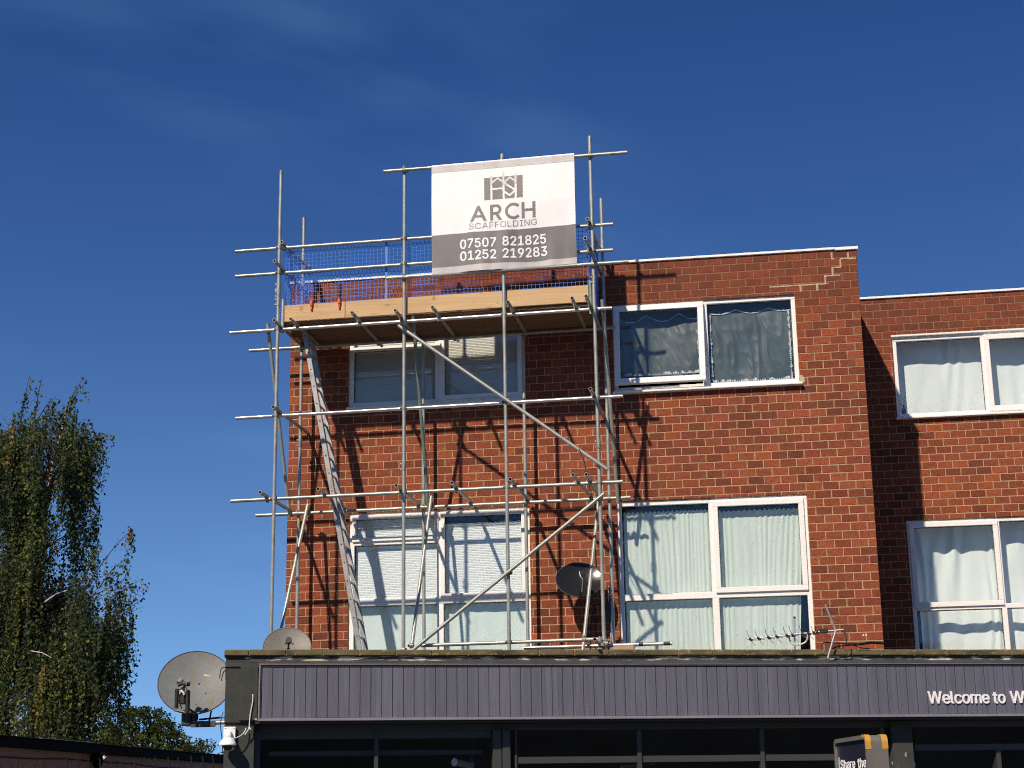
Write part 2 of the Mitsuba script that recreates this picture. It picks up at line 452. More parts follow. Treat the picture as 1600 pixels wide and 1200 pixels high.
def pane(win, x0, x1, z0, z1, y, g=0.004):
    add('pane', (np.array([[x0, y, z0], [x1, y, z0], [x1, y, z1], [x0, y, z1]]), np.array([[0, 1, 2], [0, 2, 3]])), 'glass', win)
    add('gasket', cat([box(x0, x1, y - 0.006, y + 0.004, z1 - g * 2, z1), box(x0, x1, y - 0.006, y + 0.004, z0, z0 + g),
                       box(x0, x0 + g * 1.5, y - 0.006, y + 0.004, z0 + g, z1 - 2 * g), box(x1 - g * 1.5, x1, y - 0.006, y + 0.004, z0 + g, z1 - 2 * g)]), 'gasket', win)


def fixed(win, x0, x1, z0, z1, y):
    pane(win, x0, x1, z0, z1, y + 0.045)


def sash(win, x0, x1, z0, z1, y, w=0.062):
    add('sash', ring(x0, x1, z0, z1, w, y - 0.018, y + 0.05), 'white_plastic', win)
    pane(win, x0 + w, x1 - w, z0 + w, z1 - w, y + 0.02)


def window(parent):
    return numbered(parent + '__window')


BLOCK_HOLES = [(0.885, 3.495, 7.33, 8.665), (4.775, 7.38, 7.35, 8.67), (0.915, 3.525, 3.3, 5.79), (4.757, 7.381, 3.3, 5.80)]
blk = thing('apartment_block', 'red brick flat-roofed block with four white-framed windows behind the scaffold', 'building')


def wall_slab(x0, x1, z0, z1, holes, y0, y1):
    p = sbox(x0, z0, x1, z1)
    for h in holes: p = p.difference(sbox(h[0], h[2], h[1], h[3]))
    return prism(p, y0, y1)


add('wall', cat([wall_slab(0.005, 8.275, 3.25, 9.285, BLOCK_HOLES, 0.0042, 0.24), box(0.0075, 0.24, 0.24, 9, 3.25, 9.285), box(8.04, 8.2725, 0.24, 9, 3.25, 9.285), box(0.24, 8.04, 8.8, 9, 0, 9.285)]), 'mortar', blk)
brick_face(blk, 0.0, XEND, 3.42, 9.285, BLOCK_HOLES, 0.0, 300)
side_face(blk, 0.0, 0.006, 9.0, 3.42, 9.285, -1)
side_face(blk, 8.28, 0.006, 9.0, 3.42, 9.285, 1)
add('ceiling', cat([box(0.01, 8.27, 0.01, 9.0, 3.2, 3.249), box(0.24, 8.04, 0.24, 8.8, 9.0, 9.15), box(0.24, 8.04, 0.24, 8.8, 6.3, 6.5), box(4.0, 4.1, 0.24, 8.8, 3.4, 9.0), box(0.24, 8.04, 2.2, 2.3, 3.4, 9.0)]), 'interior', blk)
add('roof', box(0.24, 8.04, 0.24, 8.8, 9.152, 9.2), 'roof_felt', blk)
cope = []
for a, b in ((-0.025, 1.10), (1.104, 2.9), (2.904, 4.95), (4.954, 7.98), (7.984, 8.305)):
    cope.append((a, b))
for i, (a, b) in enumerate(cope):
    t = 0.014 if i == 4 else 0.0
    add('coping', cat([box(a, b, -0.028, 0.27, 9.292 - t, 9.327 - t * 0.3, 0.004)]), 'white_coping', blk)
add('coping', cat([box(-0.025, 0.26, 0.271, 9.02, 9.292, 9.327, 0.004), box(8.02, 8.305, 0.271, 9.02, 9.292, 9.327, 0.004)]), 'white_coping', blk)
# the stepped crack, raked out and pointed again
CR = [((7.036, 8.7985), (7.86, 8.7985)), ((7.818, 8.80), (7.818, 8.912)), ((7.805, 8.9135), (8.03, 8.9135)), ((7.9275, 8.915), (7.9275, 9.03)), ((7.915, 9.03), (8.05, 9.03)),
      ((8.045, 9.03), (8.045, 9.15)), ((8.045, 9.155), (8.165, 9.155)), ((8.158, 9.155), (8.158, 9.24)), ((7.93, 9.165), (7.93, 9.255)), ((7.925, 9.16), (7.965, 9.16)), ((8.16, 9.15), (8.265, 9.15)),
      ((7.467, 8.70), (7.467, 8.80)), ((7.699, 8.70), (7.699, 8.80))]
ms = []
for (a, b) in CR:
    a, b = np.array(a), np.array(b); n = max(3, int(np.linalg.norm(b - a) / 0.03)); d = (b - a) / np.linalg.norm(b - a); w = np.array([-d[1], d[0]])
    t = np.linspace(0, 1, n); wid = 0.0062 + 0.0055 * rng.random(n) + (0.003 if abs(d[1]) > 0.5 else 0)
    p = a + t[:, None] * (b - a); q = np.vstack([p + w * wid[:, None], (p - w * wid[:, None])[::-1]])
    ms.append(prism(Polygon(q).buffer(0), -0.003, 0.006))
add('wall__mortar_repair', cat(ms), 'new_mortar', blk, label='pale mortar repair stepping down from the top right corner')

add('wall__mortar_patch', prism(Polygon([(7.385, 7.372), (7.445, 7.376), (7.452, 7.42), (7.43, 7.47), (7.40, 7.49), (7.384, 7.47)]), -0.006, 0.006), 'new_mortar', blk)
add('wall__plug', cat([rod([(x, -.004, z), (x, .006, z)], .011, 8) for x, z in ((8.02, 3.845), (8.056, 3.845), (8.022, 3.742))]), 'print_white', blk, kind='stuff')

Y = 0.032   # front of the window frames
# upper right: plastic film behind, the left casement pushed open
w = window(blk)
add('frame', cat([ring(4.775, 7.38, 7.37, 8.67, 0.06, Y, Y + 0.07, 0.075), bar(6.035, 6.135, Y, Y + 0.07, 7.446, 8.609)]), 'white_plastic', w)
fixed(w, 6.135, 7.32, 7.446, 8.609, Y)
add('sill', bar(4.76, 7.42, -0.085, Y + 0.02, 7.335, 7.369, 0.008), 'white_plastic', w)
S = [ring(4.80, 6.085, 7.44, 8.64, 0.085, 0.0, 0.065)]
ang = math.radians(6.5); R = np.array([[1, 0, 0], [0, math.cos(ang), -math.sin(-ang)], [0, math.sin(-ang), math.cos(ang)]])
def swing(m): return (np.asarray(m[0]) - [0, 0.0, 8.64]) @ R.T + [0, -0.03, 8.64], m[1]
add('sash', swing(S[0]), 'white_plastic', w, label='white casement pushed open at the bottom')
add('pane', swing((np.array([[4.885, 0.03, 7.525], [6.0, 0.03, 7.525], [6.0, 0.03, 8.555], [4.885, 0.03, 8.555]]), np.array([[0, 1, 2], [0, 2, 3]]))), 'glass', w)
add('gasket', swing(cat([box(4.885, 6.0, 0.018, 0.03, 8.545, 8.555), box(4.885, 6.0, 0.018, 0.03, 7.525, 7.53), box(4.885, 4.892, 0.018, 0.03, 7.53, 8.545), box(5.993, 6.0, 0.018, 0.03, 7.53, 8.545)])), 'gasket', w)
# lower right
w = window(blk)
add('frame', cat([ring(4.757, 7.381, 3.46, 5.795, 0.066, Y, Y + 0.07), bar(6.03, 6.125, Y, Y + 0.07, 3.526, 4.41), bar(6.03, 6.10, Y, Y + 0.07, 4.50, 5.729), bar(4.823, 7.315, Y + 0.001, Y + 0.07, 4.41, 4.50)]), 'white_plastic', w)
fixed(w, 4.823, 6.03, 3.526, 4.41, Y); fixed(w, 6.125, 7.315, 3.526, 4.41, Y); fixed(w, 4.823, 6.03, 4.50, 5.729, Y)
sash(w, 6.085, 7.335, 4.475, 5.745, Y - 0.012, 0.075)
# lower left
w = window(blk)
add('frame', cat([ring(0.915, 3.525, 3.46, 5.785, 0.075, Y, Y + 0.07), bar(2.19, 2.285, Y, Y + 0.07, 3.535, 4.46), bar(2.19, 2.285, Y, Y + 0.07, 4.56, 5.71), bar(0.99, 3.45, Y + 0.001, Y + 0.07, 4.46, 4.56),
                  bar(0.99, 2.19, Y + 0.002, Y + 0.07, 5.325, 5.385)]), 'white_plastic', w)
sash(w, 0.96, 2.215, 5.375, 5.755, Y - 0.012, 0.06)
fixed(w, 0.99, 2.19, 4.56, 5.325, Y)
sash(w, 2.245, 3.47, 4.53, 5.755, Y - 0.012, 0.065)
fixed(w, 0.99, 2.19, 3.535, 4.46, Y); fixed(w, 2.285, 3.45, 3.535, 4.46, Y)
# upper left
w = window(blk)
add('frame', cat([ring(0.885, 3.495, 7.345, 8.665, 0.072, Y, Y + 0.07, 0.08), bar(2.17, 2.275, Y, Y + 0.07, 7.425, 8.593), bar(0.957, 2.17, Y + 0.001, Y + 0.07, 8.20, 8.262)]), 'white_plastic', w)
fixed(w, 0.957, 2.17, 7.425, 8.20, Y); fixed(w, 0.957, 2.17, 8.262, 8.593, Y)
sash(w, 2.25, 3.45, 7.40, 8.61, Y - 0.012, 0.065)
add('sill', bar(0.87, 3.51, -0.07, Y + 0.02, 7.312, 7.344, 0.008), 'white_plastic', w)

# the block set back on the right
B = 2.4
rb = thing('apartment_block', 'red brick block set back on the right, with white curtains in its windows', 'building')
RH = [(8.87, 11.45, 7.325, 8.625), (8.885, 11.47, 3.3, 5.765)]
add('wall', cat([wall_slab(8.28, 17.0, 3.25, 9.245, RH, B + 0.0042, B + 0.24), box(16.8, 17.0, B + 0.24, 11, 0, 9.245), box(8.29, 16.8, 10.8, 11, 0, 9.245)]), 'mortar', rb)
brick_face(rb, 8.281, 17.0, 3.42, 9.245, RH, B, 300)
add('ceiling', cat([box(8.29, 16.9, B + 0.01, 10.8, 3.2, 3.249), box(8.281, 16.8, B + 0.24, 10.8, 9.0, 9.1), box(8.281, 16.8, B + 0.24, 10.8, 6.3, 6.5), box(8.281, 16.8, B + 2.0, B + 2.1, 3.4, 9.0)]), 'interior', rb)
add('roof', box(8.281, 16.8, B + 0.24, 10.8, 9.102, 9.15), 'roof_felt', rb)
add('coping', box(8.31, 12.4, B - 0.028, B + 0.27, 9.252, 9.287, 0.004), 'white_coping', rb)
add('coping', box(12.404, 17.03, B - 0.028, B + 0.27, 9.252, 9.287, 0.004), 'white_coping', rb)
Z = B + 0.032
w = window(rb)
add('frame', cat([ring(8.87, 11.45, 7.345, 8.62, 0.066, Z, Z + 0.07), bar(10.19, 10.275, Z, Z + 0.07, 7.411, 8.554)]), 'white_plastic', w)
fixed(w, 8.936, 10.19, 7.411, 8.554, Z); sash(w, 10.24, 11.41, 7.385, 8.585, Z - 0.012, 0.08)
add('sill', bar(8.845, 11.48, B - 0.075, Z + 0.02, 7.31, 7.344, 0.008), 'white_plastic', w)
add('drip_head', bar(8.86, 11.46, B - 0.018, Z + 0.02, 8.621, 8.65, 0.004), 'white_plastic', w)
w = window(rb)
add('frame', cat([ring(8.885, 11.47, 3.46, 5.76, 0.06, Z, Z + 0.07), bar(10.17, 10.245, Z, Z + 0.07, 3.52, 4.41), bar(10.19, 10.235, Z, Z + 0.07, 4.485, 5.70), bar(8.945, 11.41, Z + 0.001, Z + 0.07, 4.41, 4.485)]), 'white_plastic', w)
sash(w, 8.915, 10.21, 4.455, 5.725, Z - 0.012, 0.075)
fixed(w, 10.235, 11.41, 4.485, 5.70, Z); fixed(w, 8.945, 10.17, 3.52, 4.41, Z); fixed(w, 10.245, 11.41, 3.52, 4.41, Z)


# ------------------------------------------------------------------ behind the glass
def curtain(name, x0, x1, z0, z1, y, bsdf, label, pleat, amp, seed, head=0.0, lean=0.0, group=None, nu=None):
    nu = nu or int((x1 - x0) / pleat * 14) + 2
    def fn(u, v):
        x = x0 + (x1 - x0) * u; z = z0 + (z1 - z0) * v
        n = meshkit.noise(np.stack([x * 3, z * 0.45, x * 0 + seed], -1))
        n2 = meshkit.noise(np.stack([x * 0.8 / pleat, z * 0.3, x * 0 + seed + 7], -1))
        n3 = meshkit.noise(np.stack([x * 2.1 / pleat, z * 0.5, x * 0 + seed + 13], -1))
        ph = 2 * np.pi * (x / pleat + 2.4 * (n - 0.5)) + 0.4 * np.sin(3 * z + seed)
        a = amp * (0.15 + 1.7 * n2 ** 2) * (0.55 + 0.45 * v)
        top = z + head * v ** 30 * np.sin(2 * np.pi * x / (pleat * 0.8) + 5 * n)
        return np.stack([x + lean * (1 - v) * u, y + a * np.sin(ph) + 1.1 * amp * (n3 - 0.5), top], 1)
    return add(name, grid(nu, 24, fn), bsdf, smooth=True, label=label, cat='curtain', group=group)


c1 = curtain('curtain', 4.84, 6.04, 3.45, 5.66, 0.16, 'net_curtain', 'gathered pale green net curtain in the window right of the black dish, left half', 0.075, 0.0085, 1, 0.012)
c2 = curtain('curtain', 6.10, 7.31, 3.45, 5.63, 0.16, 'net_curtain', 'gathered pale green net curtain directly above the television aerial', 0.085, 0.0085, 2, 0.012, -0.14)
for c, (a, b) in ((c1, (4.9, 6.0)), (c2, (6.15, 7.2))):
    ms = []
    for i in range(9):
        for j in range(4):
            ms.append(ball((a + (b - a) * (j + 0.25 + 0.5 * (i % 2)) / 4 + rng.uniform(-.03, .03), 0.135, 3.75 + 0.205 * i + rng.uniform(-.03, .03)), (0.0065, 0.003, 0.0065), 1))
    add('printed_dot', cat(ms), 'print_white', c, kind='stuff')
curtain('curtain', 0.95, 2.20, 3.45, 4.50, 0.17, 'mint_screen', 'smooth pale mint sheet in the lower left pane behind the ladder foot', 0.5, 0.012, 3)
curtain('curtain', 2.26, 3.48, 3.45, 4.50, 0.17, 'mint_screen', 'smooth pale mint sheet behind the lowest pane under the right-hand blind', 0.6, 0.012, 4)
curtain('curtain', 8.90, 10.22, 7.33, 8.75, B + 0.37, 'pale_curtain', 'white curtain in the left half of the upper window of the set-back block', 0.26, 0.026, 5)
curtain('curtain', 10.24, 11.50, 7.33, 8.75, B + 0.37, 'pale_curtain', 'white curtain in the right half of the upper window, cut by the photo edge', 0.26, 0.026, 6)
curtain('curtain', 9.02, 10.20, 3.45, 5.90, B + 0.37, 'pale_curtain', 'white curtain in the left half of the lower window of the set-back block', 0.24, 0.028, 7)
curtain('curtain', 10.23, 11.50, 3.45, 5.90, B + 0.37, 'pale_curtain', 'white curtain in the right half of the lower window, cut by the photo edge', 0.24, 0.028, 8)


def blind(label, x0, x1, z0, z1, y, bsdf, tilt=74):
    t = thing('window_blind', label, 'blind')
    ms, n = [], int((z1 - z0 - 0.04) / 0.024)
    ca, sa = math.cos(math.radians(tilt)), math.sin(math.radians(tilt))
    for i in range(n):
        z = z1 - 0.045 - i * 0.024
        h = 0.0135
        v = np.array([[x0, y - h * ca, z - h * sa], [x1, y - h * ca, z - h * sa], [x1, y - 0.003, z], [x0, y - 0.003, z], [x1, y + h * ca, z + h * sa], [x0, y + h * ca, z + h * sa]])
        ms.append((v, np.array([[0, 1, 2], [0, 2, 3], [3, 2, 4], [3, 4, 5]])))
    add('slat', cat(ms), bsdf, t, kind='stuff')
    add('headrail', box(x0, x1, y - 0.02, y + 0.02, z1 - 0.035, z1, 0.003), bsdf, t)
    add('bottom_rail', box(x0, x1, y - 0.012, y + 0.012, z0, z0 + 0.02, 0.003), bsdf, t)


blind('white slatted blind in the left middle pane behind the ladder', 1.0, 2.18, 4.56, 5.33, 0.13, 'blind_slat')
blind('narrow white slatted blind in the small top vent pane, lower left window', 1.0, 2.18, 5.40, 5.74, 0.13, 'blind_slat')
blind('white slatted blind in the right half of the lower left window', 2.29, 3.44, 4.56, 5.60, 0.13, 'blind_slat')
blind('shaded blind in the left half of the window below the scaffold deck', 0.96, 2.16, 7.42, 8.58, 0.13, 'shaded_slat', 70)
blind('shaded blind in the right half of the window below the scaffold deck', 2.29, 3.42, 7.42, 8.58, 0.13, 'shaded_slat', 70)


def film(label, x0, x1, z0, z1, y, seed, sag):
    t = thing('plastic_sheet', label, 'plastic sheet')
    def depth(x, z):
        q = np.stack([x * 2.2, z * 1.1, x * 0 + seed], -1); s = np.stack([x * 9, z * 2.2 + 1.5 * x, x * 0 + seed + 3], -1); r = np.stack([x * 16 + 6 * z, z * 6, x * 0 + seed], -1)
        return 0.07 * (meshkit.noise(q) - 0.5) + 0.030 * np.abs(meshkit.noise(s) - 0.5) + 0.012 * np.abs(meshkit.noise(r) - 0.5)
    def top(x):
        k = (x - x0) / (x1 - x0); return z1 - 0.09 - sag * np.abs(np.sin(np.pi * (k * 2.6 + 0.1)))
    def fn(u, v):
        x = x0 + (x1 - x0) * u; z = z0 + (top(x) - z0) * v
        return np.stack([x, y + depth(x, z), z], 1)
    add('sheet', grid(110, 90, fn), 'plastic_film', t, smooth=True)
    xs = np.linspace(x0, x1, 90); zs = top(xs)
    add('taped_edge', grid(90, 3, lambda u, v: np.stack([x0 + (x1 - x0) * u, y - 0.012 + depth(x0 + (x1 - x0) * u, top(x0 + (x1 - x0) * u)), top(x0 + (x1 - x0) * u) - 0.001 + 0.016 * v * (0.35 + meshkit.noise(np.stack([u * 40, u * 0, u * 0 + seed], -1)))], 1)), 'film_tape', t)
    dots = []
    for i in range(34):
        z = z0 + 0.04 + (z1 - z0 - 0.2) * i / 33
        for xx in ((x1 - 0.05,) if seed < 15 else (x0 + 0.05, x1 - 0.05)):
            s = rng.uniform(0.006, 0.022)
            dots.append(box(xx - s * rng.uniform(.4, 1), xx + s * rng.uniform(.4, 1), y - 0.046, y - 0.044, z - s * 0.8, z + s * 0.8))
    for i in range(36):
        x = x0 + 0.03 + (x1 - x0 - 0.06) * i / 35; s = rng.uniform(0.004, 0.02)
        dots.append(box(x - s, x + s, y - 0.048, y - 0.0455, z0 + 0.03, z0 + 0.03 + s * 2.2))
    add('tape_scrap', cat(dots), 'film_tape', t, kind='stuff')
    add('backing', box(x0 - 0.02, x1 + 0.02, y + 0.12, y + 0.125, z0 - 0.02, z1 + 0.05), 'film_backing', t)


film('crumpled dark plastic sheet behind the open casement', 4.85, 6.04, 7.60, 8.62, 0.17, 11, 0.10)
film('blue grey plastic sheet taped behind the fixed pane of the upper right window', 6.12, 7.33, 7.44, 8.62, 0.17, 21, 0.055)
b = thing('bottle', 'small dark bottle on the sill inside the upper window of the set-back block', 'bottle')
prof = np.array([(0, 0), (0.034, 0), (0.037, 0.03), (0.037, 0.085), (0.026, 0.108), (0.012, 0.118), (0.012, 0.135)])
add('body', (lambda m: (np.array(m.vertices) + [8.99, B + 0.15, 7.415], np.array(m.faces)))(trimesh.creation.revolve(prof, sections=16)), 'bottle_dark', b, smooth=30)
add('cap', rod([(8.99, B + 0.15, 7.548), (8.99, B + 0.15, 7.575)], 0.018, 12), 'bottle_dark', b)

# ------------------------------------------------------------------ the scaffold
sc = thing('scaffold', 'tube scaffold with timber deck standing on the flat roof before the brick block', 'scaffold')
OUT, INN, LIFT = -1.4, -0.3, 3.45
OX, OT = (0.23, 2.03, 3.435, 4.672), (10.54, 10.45, 10.54, 10.71)
IX, IT = (0.26, 2.075, 3.52, 4.69), (10.22, 8.36, 8.36, 10.20)
CPL = []   # couplers: (point, axis of one tube, axis of the other)


def sct(name, p0, p1, bsdf='galvanised', label=None):
    return add(name, tube(p0, p1), bsdf, sc, smooth=30, label=label)


for i in range(4):
    sct('standard', (OX[i], OUT, LIFT), (OX[i] + rng.uniform(-.012, .012), OUT, OT[i]), 'galvanised')
    sct('standard', (IX[i], INN, LIFT), (IX[i] + rng.uniform(-.012, .012), INN, IT[i]))
    for x, y in ((OX[i], OUT), (IX[i], INN)):
        add('base_plate', box(x - .075, x + .075, y - .075, y + .075, 3.445, 3.455, .002), 'coupler_steel', sc)
for x, z, r in ((OX[0], 10.53, .0255), (OX[3], 10.70, .0253), (3.436, 10.53, .0255)):
    add('painted_end', tube((x, OUT, z - .05), (x, OUT, z + .012), r, .002), 'green_steel', sc, smooth=30)
TILT = 0.006


def along(name, x0, x1, y, z0, bsdf='galvanised', rows=None, f=None):
    z = lambda x: z0 + TILT * (x + 0.4)
    sct(name, (x0, y, z(x0)), (x1, y, z(x1)), bsdf)
    for k, x in enumerate(OX if rows is OUT else IX if rows is INN else ()):
        if x0 - .01 < x < x1 + .01 and not (f and k in f): CPL.append((x, rows, z(x), (0, y - rows, 0)))
    return z


zr2 = along('guard_rail', -0.431, 4.953, -1.352, 9.384, rows=OUT)
zr3 = along('guard_rail', -0.42, 4.942, -1.352, 9.011, rows=OUT)
zd = along('ledger', -0.472, 4.90, -1.352, 8.184, 'alloy', rows=OUT)
zm = along('ledger', -0.357, 5.009, -1.352, 6.946, 'alloy', rows=OUT)
zl = along('ledger', -0.393, 4.973, -1.352, 5.786, rows=OUT)
zb = along('ledger', 2.25, 4.70, -1.352, 3.735, rows=OUT)
along('banner_rail', 1.748, 5.188, -1.449, 10.38, rows=OUT, f=(0,))
along('banner_rail', 1.792, 5.154, -1.449, 8.795, rows=OUT, f=(0,))
zdi = along('ledger', -0.518, 4.855, -0.348, 8.20, rows=INN)
zli = along('ledger', -0.355, 4.989, -0.348, 5.755, rows=INN)
# transoms
for x0, y0, x1, y1 in ((.25, -1.652, .27, -.12), (.491, -1.664, .52, -.14), (1.385, -1.769, 1.40, -.06), (1.983, -1.738, 2.0, -.15), (2.505, -1.769, 2.535, -.06), (3.54, -1.774, 3.56, -.2), (4.407, -1.763, 4.42, -.2), (4.60, -1.806, 4.62, -.12)):
    z = zd(x0) + .0485
    sct('transom', (x0, y0, z), (x1, y1, z))
    CPL.append((x0 + .003, -1.352, zd(x0) + .02, (0, 0, 0))); CPL.append((x1, -.348, zdi(x1) + .02, (0, 0, 0)))
for x0, y0, x1, y1 in ((.26, -1.627, .285, -.02), (4.616, -1.713, 4.63, -.02)):
    sct('transom', (x0, y0, 7.01), (x1, y1, 7.005)); CPL.append((x0, -1.352, 6.985, (0, 0, 0)))
for x0, y0, x1, y1 in ((.101, -1.634, .145, -.133), (.915, -1.653, .93, -.2), (1.973, -1.617, 2.0, -.12), (2.728, -1.622, 2.745, -.033), (3.518, -1.662, 3.547, -.08), (4.36, -1.746, 4.44, -.08), (4.532, -1.721, 4.54, -.25)):
    z = zl(x0) + .0485
    sct('transom', (x0, y0, z), (x1, y1, zli(x1) + .0485)); CPL.append((x0 + .005, -1.352, z - .03, (0, 0, 0))); CPL.append((x1, -.348, zli(x1) + .02, (0, 0, 0)))
sct('transom', (4.60, -1.86, 3.715), (4.61, -.9, 3.70))
# end guard rails
for x0, y0, x1, y1, z in ((.279, -1.466, .335, -.12, 9.44), (.262, -1.725, .30, -.12, 9.075), (4.62, -1.534, 4.655, -.2, 9.45), (4.606, -1.775, 4.66, -.2, 9.09)):
    sct('end_rail', (x0, y0, z), (x1, y1, z)); CPL.append((x0, -1.352, z - .025, (0, 0, 0))); CPL.append((x1, -.3, z, (0, 0, 0)))
# braces
sct('brace', (1.965, -1.475, 8.108), (4.79, -1.475, 5.965)); sct('brace', (4.735, -1.475, 5.648), (2.15, -1.44, 3.675))
CPL += [(2.03, -1.44, 8.06, (0, 0, 0)), (4.67, -1.44, 6.05, (0, 0, 0)), (3.435, -1.44, 6.99, (0, 0, 0)), (3.435, -1.44, 4.66, (0, 0, 0)), (4.66, -1.44, 5.6, (0, 0, 0))]
sct('brace', (.05, -1.305, 8.31), (.15, -.37, 5.72)); sct('brace', (.415, -.395, 5.87), (.27, -1.34, 3.66))
sct('brace', (2.136, -1.305, 8.30), (2.155, -.37, 5.74), 'green_steel', 'green painted brace tube'); sct('brace', (2.20, -.395, 5.91), (2.118, -1.34, 3.66))
sct('brace', (4.765, -1.305, 8.36), (4.815, -.37, 5.70)); sct('brace', (4.555, -.395, 5.80), (4.395, -1.43, 3.60))
CPL += [(.055, -1.335, 8.19, (0, 0, 0)), (.41, -.36, 5.78, (0, 0, 0)), (2.136, -1.335, 8.20, (0, 0, 0)), (2.2, -.37, 5.80, (0, 0, 0)), (4.77, -1.335, 8.22, (0, 0, 0)), (4.81, -.37, 5.79, (0, 0, 0)), (4.555, -.37, 5.78, (0, 0, 0)),
        (.285, -1.33, 3.76, (0, 0, 0)), (.235, -1.40, 3.74, (0, 0, 0)), (2.12, -1.33, 3.76, (0, 0, 0)), (2.03, -1.4, 3.70, (0, 0, 0)), (4.41, -1.38, 3.76, (0, 0, 0)), (4.62, -1.45, 3.74, (0, 0, 0)), (4.70, -1.42, 3.70, (0, 0, 0)), (4.66, -1.5, 3.68, (0, 0, 0))]
# a coupler: two half rings, their flaps and two bolts with nuts
cp = [rod([(0, 0, -.022), (0, 0, .022)], .0315, 12), rod([(-.022, .048, 0), (.022, .048, 0)], .0315, 12), box(-.024, .024, .012, .04, -.024, .024, .004),
      rod([(-.045, -.02, 0), (-.045, .04, 0)], .006, 6), rod([(0, .02, .045), (0, .085, .045)], .006, 6), box(-.056, -.034, -.012, .008, -.011, .011, .003), box(-.011, .011, .03, .05, .034, .056, .003),
      box(-.05, -.028, .0, .012, -.02, .02, .002), box(-.02, .02, .045, .057, .03, .05, .002)]
COUPLER = ply(cat(cp), 'coupler_steel', smooth=30)
for i, (x, y, z, off) in enumerate(CPL):
    fl = off[1] < 0
    reuse('coupler', COUPLER, sc, T().translate([x, y, z]).rotate([0, 0, 1], (180 if fl else 0) + float(rng.uniform(-8, 8))).rotate([0, 1, 0], 0 if off[1] else float(rng.choice([0, 90, 180, 270]))))
for x, y, z in ((OX[0], OUT, 8.80), (OX[0], OUT, 8.70), (OX[1], OUT, 6.15), (OX[3], OUT, 6.33), (IX[0], INN, 6.80), (OX[0], OUT, 8.58), (OX[3], OUT, 8.62)):
    add('sleeve', cat([rod([(x, y, z - .06), (x, y, z + .06)], .0305, 14), box(x - .05, x - .028, y - .012, y + .012, z - .05, z - .025, .003), box(x - .05, x - .028, y - .012, y + .012, z + .025, z + .05, .003)]), 'coupler_steel', sc, smooth=30)
for x in (.285, 4.615):   # short puncheons that hold the ends of the toe board
    sct('puncheon', (x, -1.36, 8.14), (x, -1.36, 8.62), 'galvanised' if x < 1 else 'green_steel')
# deck and toe boards
for i in range(5):
    y0 = -1.315 + .2235 * i
    for a, b in (((.27, 2.42), (2.425, 4.64)) if i % 2 else ((.24, 3.05), (3.055, 4.60))):
        add('deck_board', box(a, b, y0, y0 + .219, 8.268 + rng.uniform(0, .005), 8.306, .004), 'deck_wood', sc)
add('deck_board', box(.30, 2.24, -.193, -.050, 8.270, 8.308, .004), 'deck_wood', sc)
for a, b in ((.292, 1.178), (1.186, 4.585)):
    v, f = box(a, b, -1.358, -1.320, 0, .235, .003)
    v = v + 0; v[:, 2] += 8.297 + TILT * (v[:, 0] - .29)
    add('toe_board', (v, f), 'pale_pine', sc)
for x in (.70, 1.10):
    add('toe_board_clip', cat([box(x - .018, x + .018, -1.405, -1.300, 8.50, 8.575, .006), box(x - .012, x + .012, -1.395, -1.36, 8.44, 8.50, .004)]), 'orange_plastic', sc, label='orange plastic clip over the toe board')
add('toe_board', box(.30, .335, -1.315, -.30, 8.31, 8.53, .003), 'deck_wood', sc)
add('toe_board', box(4.575, 4.61, -1.315, -.30, 8.31, 8.53, .003), 'deck_wood', sc)

# ------------------------------------------------------------------ the ladder
ld = thing('ladder', 'aluminium ladder leaning up to the left end of the scaffold deck', 'ladder')
lt, lb = np.array([.485, 0, 8.33]), np.array([1.395, 0, 3.46])
for y in (-1.0, -.64):
    d = (lb - lt) / np.linalg.norm(lb - lt); s = np.array([d[2], 0, -d[0]]); n_ = np.linalg.norm(lb - lt)
    v, f = box(-.034, .034, -.014, .014, 0, n_, .004)
    M = np.stack([s, [0, 1, 0], d], 1)
    v2, f2 = move((v, f), M, lt + [0, y, 0])
    add('stile', (v2, f2), 'ladder_alloy', ld)
for i in range(19):
    p = lt + (lb - lt) * (i + .6) / 19.5
    add('rung', rod([p + [0, -1.016, 0], p + [0, -.624, 0]], .015, 10), 'ladder_alloy', ld, smooth=40)
    add('rung_hole', rod([p + [0, -1.0165, 0], p + [0, -1.0155, 0]], .011, 10), 'gasket', ld)

# ------------------------------------------------------------------ blue debris netting behind the guard rails
def net(label, P, Q, z0, z1, zt, pitch, seed):
    """a net hung between the upright lines over P and Q"""
    P, Q = np.array(P, float), np.array(Q, float); length = np.linalg.norm(Q - P); d = (Q - P) / length; nrm = np.array([-d[1], d[0]])
    def pt(s, z):
        s, z = np.broadcast_arrays(np.asarray(s, float), np.asarray(z, float))
        w = .03 * (meshkit.fbm(np.stack([s * 2.2, z * 3, s * 0 + seed], -1), 2) - .5)
        jig = .008 * (meshkit.noise(np.stack([s * 7, z * 7, s * 0 + seed + 4], -1)) - .5)
        xy = P[:2] + d[:2] * (s + jig)[..., None] + nrm[:2] * w[..., None]
        return np.concatenate([xy, (z + zt * s + jig * 1.4)[..., None]], -1)
    ms = []
    for s in np.arange(0, length, pitch): ms.append(rod(pt(np.full(9, s), np.linspace(z0, z1, 9)), .0032, 4, False))
    for z in np.arange(z0, z1, pitch):
        n = int(length / .11) + 2; ms.append(rod(pt(np.linspace(0, length, n), np.full(n, z)), .0036, 4, False))
    return cat(ms)


